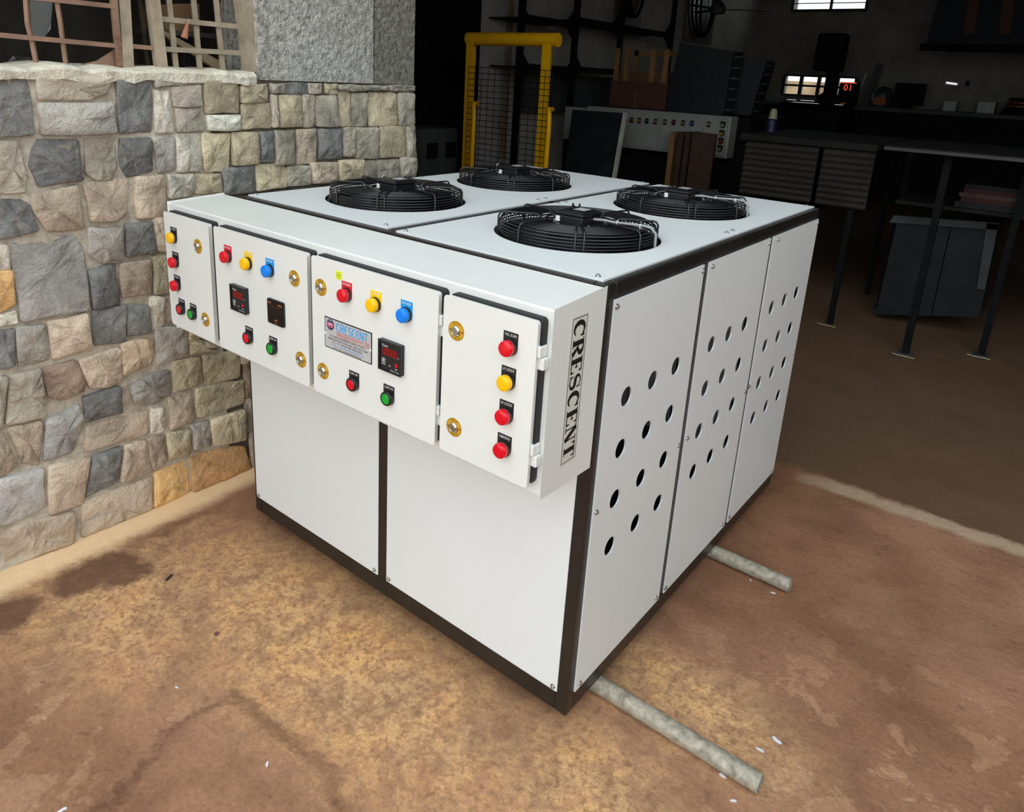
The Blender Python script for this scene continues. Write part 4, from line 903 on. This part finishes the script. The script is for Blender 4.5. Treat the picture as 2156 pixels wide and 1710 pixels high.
# leaning sheet with an aluminium channel, upright boards
LY = 5.38
q = [P(1205, 231, 1, LY+.18), P(1312, 238, 1, LY+.18)]; b0, b1 = P(1188, 360, 1, LY), P(1284, 378, 1, LY)
def ext(a, b):                                   # carry the edge a->b on down to the floor
    return a+(b-a)*(a[2]/(a[2]-b[2]))
sh = MB().prism([q[0], q[1], ext(q[1], b1), ext(q[0], b0)], (0, .012, 0)).build('metal_sheet', SHEET); tag(sh, 'dark dull metal sheet leaning behind the white unit, pale channel at its edge', 'sheet')
e0, e1 = P(1317, 238, 1, LY+.16), ext(P(1317, 238, 1, LY+.16), P(1293, 376, 1, LY-.02))
ch = MB(); ch.bar(e0, e1, .045, .03, up=(0, 1, 0)); ch.bar(e0+X_*.014-Y_*.016, e1+X_*.014-Y_*.016, .006, .012, up=(0, 1, 0)); ch.bar(e0-X_*.014-Y_*.016, e1-X_*.014-Y_*.016, .006, .012, up=(0, 1, 0))
tag(ch.build('aluminium_channel', ALU), 'pale aluminium channel leaning beside the dark metal sheet', 'channel')
for i, (pa, pb, yy) in enumerate(((1411, 1422, 5.9), (1428, 1440, 5.82), (1443, 1455, 5.74), (1458, 1508, 5.62))):
    a, b = P(pa, 278, 1, yy), P(pb, 276, 1, yy)
    o_ = MB().box(a[0], b[0], yy, yy+(.26 if i < 3 else .05), 0, a[2]).build('board', LATH if i == 0 else RUSTY, bevel=.006)
    tag(o_, ('pale-edged board, leftmost of the upright boards in front of the second unit', 'thin brown board next to the pale-edged board', 'thin rust-brown board touching the broad board', 'broad rust-brown board facing forward, rightmost of the upright boards')[i], 'board', 'upright boards')

# bottle on the work table behind
by = 5.0
q = P(1627, 250, 1, by); zb_ = P(1625, 278, 1, by)[2]; zt_ = P(1629, 222, 1, by)[2]; h = zt_-zb_
bt = thing('bottle', (q[0], by, zb_), 'navy blue bottle with cream cap standing on the ribbed table', 'bottle')
MB().lathe([(0, 0), (.045, 0), (.045, h*.45), (.03, h*.52), (0, h*.52)], (q[0], by, zb_), Z_, 14).build('bottle_body', NAVYP, bt); MB().lathe([(.036, h*.5), (.03, h*.78), (.018, h*.88), (0, h*.88)], (q[0], by, zb_), Z_, 14).build('bottle_cap', CREAMP, bt)

# work table with ribbed apron sheets
TY = 4.526
tl, tr_ = P(1592, 268, 1, TY), P(1856, 286, 1, TY); ztab = zb_
tb_ = thing('work_table', ((tl[0]+tr_[0])/2, TY+.5, 0), 'dark work table with ribbed apron sheets, behind the rear right corner of the white unit', 'table')
MB().box(tl[0]-.1, tr_[0], TY-.05, TY+1.3, ztab-.05, ztab).build('table_top', BENCH, tb_, bevel=.006)
zap = P(1700, 425, 1, TY)[2]; xm = P(1727, 340, 1, TY)[0]
for xa, xb in ((tl[0]-.05, xm-.02), (xm+.02, tr_[0]-.01)):
    m = MB(); n = 9; vs = []
    for i in range(n*4+1):
        z = zap+(ztab-.06-zap)*i/(n*4); dy = -.012*math.sin(i*PI/2)
        vs += [(xa, TY-.03+dy, z), (xb, TY-.03+dy, z)]
    m.add(vs, [(2*i, 2*i+1, 2*i+3, 2*i+2) for i in range(n*4)]); m.box(xa, xb, TY-.014, TY-.004, zap, ztab-.06); m.build('apron_sheet', RIB, tb_)
for x, y in ((P(1745, 683, 2, 0)[0], TY), (tl[0], TY), (P(1745, 683, 2, 0)[0], TY+1.2), (tl[0], TY+1.2)): MB().box(x-.02, x+.02, y+.0, y+.04, 0, ztab-.05).build('leg', BLK, tb_)

# right-hand table
RY = 4.235
zr = P(1990, 314, 1, RY)[2]; rx0, rx1 = P(1872, 300, 1, RY)[0], 3.1
rt_ = thing('work_table', ((rx0+rx1)/2, RY+.5, 0), 'long dark work table at the right with thin pale-edged top', 'table')
MB().box(rx0, rx1, RY-.12, RY+1.1, zr-.035, zr).build('table_top', BENCH, rt_, bevel=.004); MB().box(rx0, rx1, RY-.125, RY-.12, zr-.03, zr-.01).build('edge_strip', RIB, rt_)
for fx, fy in (P(1905, 745, 2, 0)[:2], P(2065, 748, 2, 0)[:2], (2.9, RY), (2.9, RY+.9), (1.165, RY+1.05)):
    MB().box(fx-.022, fx+.022, fy-.022, fy+.022, 0, zr-.035).build('leg', BLK, rt_); MB().box(fx-.05, fx+.05, fy-.05, fy+.05, 0, .008).build('foot_plate', GREYP, rt_)
zs = P(2000, 395, 1, RY+.1)[2]; MB().box(rx0+.04, rx1, RY+.43, RY+1.03, zs-.19, zs-.165).build('lower_shelf', BENCH, rt_)
random.seed(3)
z = zs-.163
for i, (m_, hgt, lab) in enumerate(((SHEET, .04, 'grey sheet pack, bottom of the pile under the right-hand table'), (DKRED2, .035, 'dull red board in the pile under the right-hand table, just above the sheet pack'), (RUSTY, .03, 'brown board in the middle of the pile under the right-hand table'), (DKRED2, .03, 'dull red board second from the top of the pile under the right-hand table'), (SHEET, .03, 'grey panel lying on top of the pile under the right-hand table'))):
    dx = random.uniform(-.05, .05); tag(MB().box(1.62+dx, 2.75+dx, RY+.47+dx*.3, RY+.99, z, z+hgt).build('flat_board', m_), lab, 'board', 'pile under the right-hand table'); z += hgt

# sheet-metal carcass under it
CY_ = 4.96
crx = thing('sheet_metal_cabinet', (1.52, CY_+.25, 0), 'dark grey empty sheet-metal cabinet leaning under the right-hand table', 'cabinet')
q = [P(*c_, 1, CY_) for c_ in ((1890, 462), (2103, 472), (2062, 668), (1843, 662))]
bt_ = [P(1890, 455, 1, CY_+.0), P(2105, 470, 1, CY_)]
MB().prism([q[0], q[0]*.45+q[1]*.55, q[2]*.55+q[3]*.45, q[3]], (0, .4, 0)).build('carcass', SHEET, crx); MB().prism([q[0]*.44+q[1]*.56, q[1], q[2], q[2]*.56+q[3]*.44], (0, .36, 0)).build('carcass', SHEET, crx)
MB().prism([q[0]-X_*.03+Z_*.03, q[1]+X_*.0+Z_*.01, q[1]-Z_*.04, q[0]-X_*.05-Z_*.03], (0, -.02, 0)).build('top_flange', GREYP, crx)
MB().prism([q[1]-X_*.07, q[1], q[1]*.3+q[2]*.7, q[1]*.3+q[2]*.7-X_*.05], (0, -.02, 0)).build('side_flange', GREYP, crx)

# bench along the back wall and the things on it
BY = 12.2
zb3 = P(1950, 232, 1, BY)[2]
bl_, br_ = P(1600, 236, 1, BY)[0], 5.4
bench = thing('wall_bench', ((bl_+br_)/2, BY+.4, 0), 'long dark bench built along the back wall', 'bench')
MB().box(bl_, br_, BY-.05, YB-.02, zb3-.06, zb3).build('bench_top', GREYP, bench); MB().box(bl_, br_, BY+.03, BY+.06, .1, zb3-.06).build('bench_front', BLK, bench)
for k in range(5): x = bl_+.1+(br_-bl_-.2)*k/4; MB().box(x-.04, x+.04, BY-.02, BY+.06, 0, zb3-.06).build('leg', BLK, bench)
def on_bench(name, px0, px1, pyt, yy, dep, m, label, cat, group=None, bevel=.01):
    a, b = P(px0, 230, 1, yy), P(px1, 230, 1, yy); zt_ = P((px0+px1)/2, pyt, 1, yy)[2]
    o_ = MB().box(a[0], b[0], yy, yy+dep, zb3, zt_).build(name, m, bevel=bevel); tag(o_, label, cat, group); return o_
mon = thing('monitor', (P(1914, 200, 1, 12.4)[0], 12.5, zb3), 'black monitor standing on the back bench', 'monitor')
a, b = P(1881, 200, 1, 12.4), P(1947, 200, 1, 12.4); zt_ = P(1914, 175, 1, 12.4)[2]
MB().box(a[0], b[0], 12.4, 12.45, zb3+.05, zt_).build('screen', BLK, mon, bevel=.01); MB().box((a[0]+b[0])/2-.06, (a[0]+b[0])/2+.06, 12.42, 12.52, zb3, zb3+.06).build('stand', BLK, mon)
on_bench('white_carton', 1984, 2012, 212, 12.5, .3, PALE, 'small pale box on the back bench right of the monitor', 'box')
on_bench('flat_carton', 2056, 2094, 214, 12.5, .3, PALE, 'wide low pale box on the back bench at the right', 'box')
hl = P(1858, 196, 1, 12.4); he = thing('welding_helmet', (hl[0], 12.4, zb3), 'dark helmet with an orange visor on the back bench beside the leaning strips', 'helmet')
MB().lathe([(.14, 0), (.16, .1), (.15, .22), (.1, .31), (0, .34)], (hl[0], 12.45, zb3), Z_, 16).build('shell', DSTEEL, he); MB().box(hl[0]-.09, hl[0]+.09, 12.28, 12.31, zb3+.04, zb3+.16).build('visor', ORANGE, he)
cw_ = P(2156, 190, 1, 12.2); coilw = thing('wire_coil', (cw_[0], 12.5, zb3), 'coil of copper and black wire heaped on the right end of the back bench', 'wire coil')
for k in range(5): MB().tube([(cw_[0]+(.24-.02*k)*math.cos(t_), 12.5+(.2-.02*k)*math.sin(t_), zb3+.03+.05*k) for t_ in np.linspace(0, 2*PI, 25)[:-1]], .022, 6, closed=True).build('wire_loop', (COPPER if k in (2, 3) else BLK), coilw)
for i, (pt, pb, px_) in enumerate(((255, 0, 1822), (0, 0, 1846))):
    a = P((1824, 1853)[i], (156, 134)[i], 1, 12.9); b = P((1795, 1822)[i], 226, 1, 12.75); b[2] = zb3
    tag(MB().bar(b, a, (.03, .1)[i], .03, up=(0, 1, 0)).build('metal_strip', (ALU, GREYP)[i]), ('thin bright metal strip leaning on the back bench beside the window', 'wide grey metal strip leaning on the back bench left of the helmet')[i], 'strip')
q = P(2004, 176, 1, YB-.03); strip_l = thing('white_strip', (q[0], YB-.04, q[2]), 'short reflective white strip on the back wall above the bench', 'reflective strip')
STRIP_GLOW = mat('glowing_strip', (240, 240, 240), .3, emit=(240, 244, 250), es=.9); MB().tube([(q[0]-.08, YB-.06, q[2]+.012), (q[0]+.08, YB-.06, q[2]-.008)], .014, 8).build('tube', STRIP_GLOW, strip_l); MB().box(q[0]-.1, q[0]+.26, YB-.045, YB, q[2]-.03, q[2]+.03).build('strip_back', HALL, strip_l); MB().box(q[0]+.2, q[0]+.25, YB-.07, YB-.045, q[2]-.03, q[2]+.05).build('switch', BLK, strip_l)  # no lamp here: emission stands in for the white strip's reflection
# instrument with a red read-out, machine in front of the window
a, b = P(1769, 172, 1, 11.9), P(1792, 236, 1, 11.9); ins = thing('meter_box', ((a[0]+b[0])/2, 12.0, zb3), 'black box with a glowing red two-digit read-out beside the back window', 'meter')
MB().box(a[0], b[0], 11.9, 12.2, zb3-.02, a[2]).build('case', BLK, ins, bevel=.008)
GLOW = mat('red_glow', (60, 6, 6), .4, emit=(255, 96, 70), es=.8); m = MB(); put_text(m, '01', ((a[0]+b[0])/2, 11.898, P(1780, 184, 1, 11.9)[2]), X_, Z_, height=.10, m=0); m.box(a[0], b[0], 11.897, 11.9, a[2]-.02, a[2]-.005); m.build('readout', GLOW, ins)
GLOSS = mat('glossy_black_paint', (10, 10, 11), .08, coat=.8)
a, b = P(1640, 225, 1, 10.6), P(1770, 225, 1, 10.6); mz = P(1700, 212, 1, 10.6)[2]
hood = thing('covered_machine', ((a[0]+b[0])/2, 10.9, 0), 'glossy black hooded machine in front of the back window', 'machine')
MB().box(a[0], b[0], 10.6, 11.4, .05, mz-.12).build('machine_body', BLK, hood, bevel=.02)
m = MB(); n = 10; vs = []
for i in range(n+1):
    t_ = PI*i/n; vs += [(a[0]+.0, 11.0-.4*math.cos(t_), mz-.12+.12*math.sin(t_)), (b[0], 11.0-.4*math.cos(t_), mz-.12+.12*math.sin(t_))]
m.add(vs, [(2*i, 2*i+1, 2*i+3, 2*i+2) for i in range(n)], 0, True); m.build('hood', GLOSS, hood)
MB().lathe([(0, 0), (.16, 0), (.16, .1), (.08, .16), (0, .16)], (P(1745, 200, 1, 11)[0], 11.0, mz-.02), Z_, 16).build('motor_cap', BLK, hood)
MB().tube([(P(1745, 200, 1, 11)[0], 11.0, mz), (P(1745, 200, 1, 11)[0], 11.0, mz+.5)], .09, 12).build('column', BLK, hood); MB().box(P(1718, 120, 1, 11)[0], P(1776, 120, 1, 11)[0], 10.9, 11.2, mz+.45, mz+1.0).build('drill_head', BLK, hood, bevel=.03)

# hanging board at top right, belts in polythene, ceiling fan
hy = 11.0
q = [P(*c_, 1, hy) for c_ in ((1995, -70), (2300, -70), (2250, 110), (1946, 104))]
hb = thing('hanging_cloth', ((q[2][0]+q[3][0])/2, hy, q[3][2]), 'dark cloth banner with two orange-brown strips hanging high at the right', 'banner')
MB().prism(q, (0, .03, 0)).build('cloth', CLOTH, hb); MB().tube([q[3]-X_*.06+Z_*.03, q[2]+Z_*.03], .05, 10).build('bottom_rod', BLK, hb)
for a, b in ((2060, 2040), (2130, 2115)): MB().bar(P(a, -70, 1, hy-.02), P(b, 72, 1, hy-.02), .13, .01, up=(0, 1, 0)).build('strip', BROWN, hb)
for i, (c0, c1, ax_, v_) in enumerate((((1312, -60), (1356, 56), 0, XL+.1), ((1463, -60), (1503, 95), 0, XL+.1))):
    a, b = P(*c0, ax_, v_), P(*c1, ax_, v_)
    hg = thing('hanging_belts', ((a[0]+b[0])/2, (a[1]+b[1])/2, b[2]), ('bundle of black drive belts in polythene hanging on the rack wall, left one', 'longer polythene bundle of belts hanging near the ceiling fan')[i], 'belts', 'hanging belt bundles')
    MB().box(XL+.02, XL+.05, a[1], b[1], b[2], a[2]+.4).build('polythene_bag', POLY, hg)
    for k in range(3):
        ym, zm, ry, rz = (a[1]+b[1])/2, (a[2]+b[2])/2+.1, (b[1]-a[1])*(.42-.09*k), (a[2]-b[2])*.5
        MB().tube([(XL+.08+.03*k, ym+ry*math.cos(t_), zm+rz*math.sin(t_)) for t_ in np.linspace(0, 2*PI, 29)[:-1]], .022, 6, closed=True).build('belt', BLK, hg)
fy = 8.0; fc = P(1511, 18, 1, fy); cf = thing('ceiling_fan', fc, 'dark ceiling fan hanging near the rack wall', 'fan')
MB().lathe([(0, -.07), (.09, -.06), (.11, 0), (.06, .07), (.02, .1), (0, .1)], fc, Z_, 18).build('motor_hub', DSTEEL, cf); MB().tube([fc+Z_*.08, (fc[0], fc[1], HC)], .02, 8).build('down_rod', DSTEEL, cf)
for k, a_ in enumerate((.35, .35+2*PI/3, .35+4*PI/3)):
    d_ = np.array((math.cos(a_), math.sin(a_), 0)); MB().bar(fc+d_*.1-Z_*.01, fc+d_*.62-Z_*.01, .12, .008).build('blade', DSTEEL, cf)

# ------------------------------------------------------------ things inside the store room window
JX = -.95
def junk(name, pts, t, m, label, cat, x=JX, bevel=.004, group=None):
    o_ = slab(pts, 0, x, -t, name, m, None, bevel=bevel); tag(o_, label, cat, group)
CARD2 = mat('dusty_cardboard', (150, 118, 84), .8, var=.12); GREYCL = mat('pale_grey_sheet', (150, 156, 160), .7); OLDW = mat('dusty_plank', (170, 150, 122), .8, var=.15)
LUMP = mat('dull_scrap_metal', (120, 118, 112), .35, metal=.5, var=.3, vs=20)
SHZ = WT-.05
_z = P(385, 66, 0, -.9)[2]
tbx = thing('store_shelf', (-1.3, -.3, 0), 'dark store-room counter behind the barred window', 'shelf')
MB().box(-1.9, -.75, -2.4, 1.0, SHZ-.06, SHZ-.02).build('counter_top', DARKROOM, tbx)
_y0, _y1 = P(345, 66, 0, -.9)[1], P(428, 66, 0, -.9)[1]
MB().box(-1.2, -.88, _y0-.05, _y1+.05, _z-.02, _z).build('upper_shelf', DARKROOM, tbx)
for y in (_y0-.04, _y1+.03): MB().box(-1.15, -1.12, y, y+.02, SHZ-.02, _z-.02).build('shelf_post', DARKROOM, tbx)
for y in (-2.3, -.4, .9): MB().box(-1.9, -1.85, y-.03, y+.03, 0, SHZ-.06).build('leg', DARKROOM, tbx); MB().box(-.8, -.75, y-.03, y+.03, 0, SHZ-.06).build('leg', DARKROOM, tbx)
junk('plank', ((333, 62), (352, 70), (470, 134), (458, 146)), .02, OLDW, 'dusty diagonal plank behind the grille of the window', 'plank', -.62)
junk('cardboard_box', ((352, 10), (418, 10), (420, 65), (352, 63)), .2, CARD2, 'brown cardboard box high behind the middle of the grille', 'box', -.9)
junk('cardboard_sheet', ((462, 8), (498, 14), (506, 140), (474, 148)), .02, CARD2, 'speckled board standing behind the right end of the grille', 'board', -.62)
junk('grey_sheet', ((60, -40), (112, -40), (104, 60), (92, 76), (66, 76)), .01, GREYCL, 'smooth pale grey sheet standing behind the rusty bars', 'sheet', -.7)
for i, (px, py, r_) in enumerate(((36, 52, .045), (170, 70, .04), (228, 76, .035))):
    p = P(px, py, 0, JX); random.seed(i); m = MB(); n = 14; vs = []; zb0 = SHZ-.012
    pr2 = [(0, 0), (r_*1.2, .0), (r_*1.5, r_*.6), (r_*1.1, r_*1.5), (r_*.5, r_*1.9), (0, r_*2)]
    m.lathe(pr2, (p[0], p[1], zb0), Z_, 9, 0, False); m.v = [tuple(np.array(q_)+np.random.RandomState(int(abs(q_[0]*9999+q_[1]*777+q_[2]*55)) % 9999).uniform(-.006, .006, 3)) for q_ in m.v]
    ob = m.build('scrap_part', LUMP); ob.location.z += 0; tag(ob, ('scrap metal part at the far left behind the rusty bars', 'scrap metal part right of the curved rusty bar', 'rounded scrap part near the window jamb')[i], 'scrap')
rg = P(394, 62, 0, XW+.02); tagr = thing('rag', (XW+.02, rg[1], rg[2]-.05), 'small rust-pink rag knotted on the window grille', 'rag')
m = MB(); top = P(396, 44, 0, XW+.025); bot = P(388, 80, 0, XW+.025)
m.tube([top, top*.7+bot*.3, top*.3+bot*.7, bot], [.004, .006, .011, .013], 7); m.build('cloth', mat('pink_brown_cloth', (172, 116, 92), .9), tagr)
MB().tube([top+Z_*.004, top+X_*.012, top-Z_*.01], .003, 5).build('knot', mat('pale_twine', (190, 168, 142), .9), tagr)

# ------------------------------------------------------------ litter and flecks on the floor
FLK = mat('white_paint_fleck', (222, 224, 232), .6)
def fleck(px, py, r_, m_=None, name='paint_fleck', label=None, cat='fleck', group='flecks on the floor', hgt=.002, elong=1.6):
    p = P(px, py, 2, 0); n = 9; rr = random.Random(px)
    a0 = rr.uniform(0, PI); pts = []
    for k in range(n):
        t_ = 2*PI*k/n; q_ = r_*(rr.uniform(.6, 1.1)); u_, v_ = q_*elong*math.cos(t_), q_*math.sin(t_)/elong
        pts.append((p[0]+u_*math.cos(a0)-v_*math.sin(a0), p[1]+u_*math.sin(a0)+v_*math.cos(a0), .0))
    tag(MB().prism(pts, (0, 0, hgt)).build(name, m_ or FLK), label, cat, group)
for px, py, r_, lb in ((562, 1611, .006, 'white paint fleck on the floor below the front of the unit, nearest the bottom middle'), (132, 1706, .007, 'white fleck on the floor at the bottom left edge'), (1636, 1560, .011, 'bluish-white fleck right of the long pipe, the farthest of four'), (1600, 1580, .008, 'bluish-white fleck right of the long pipe, between two others'),
                   (1521, 1634, .009, 'bluish-white fleck just left of the long pipe near its end'), (1545, 1687, .006, 'small bluish-white fleck beyond the end of the long pipe at the bottom edge'), (1628, 1249, .006, 'small white fleck beside the end of the short pipe'), (372, 1448, .004, 'tiny white fleck in the middle of the brown floor left of the unit'), (1580, 1222, .004, 'tiny white fleck against the short pipe')):
    fleck(px, py, r_, None, 'paint_fleck', lb)
fleck(356, 1218, .011, mat('dark_chip', (64, 44, 40), .8), 'stone_chip', 'dark brown chip lying on the floor in front of the stone wall', 'chip', None, .006, 2.0)
fleck(456, 1335, .009, mat('brown_chip', (112, 74, 66), .8), 'stone_chip', 'reddish brown spot of dirt on the floor left of the unit', 'chip', None, .002, 1.1)
for i, (px, py) in enumerate(((1905, 748), (2062, 750), (1744, 684))):
    p = P(px, py, 2, 0); tag(MB().tube([(p[0]-.07, p[1]-.06, .012), (p[0]-.03, p[1]-.075, .012), (p[0]+.03, p[1]-.065, .012), (p[0]+.07, p[1]-.07, .012)], .006, 6).build('wire_offcut', CREAMP), ('pale wire offcut on the floor at the front left leg of the right-hand table', 'pale wire offcut on the floor at the second leg of the right-hand table', 'pale wire offcut at the foot of the ribbed table leg')[i], 'wire', 'wire offcuts by the table legs')
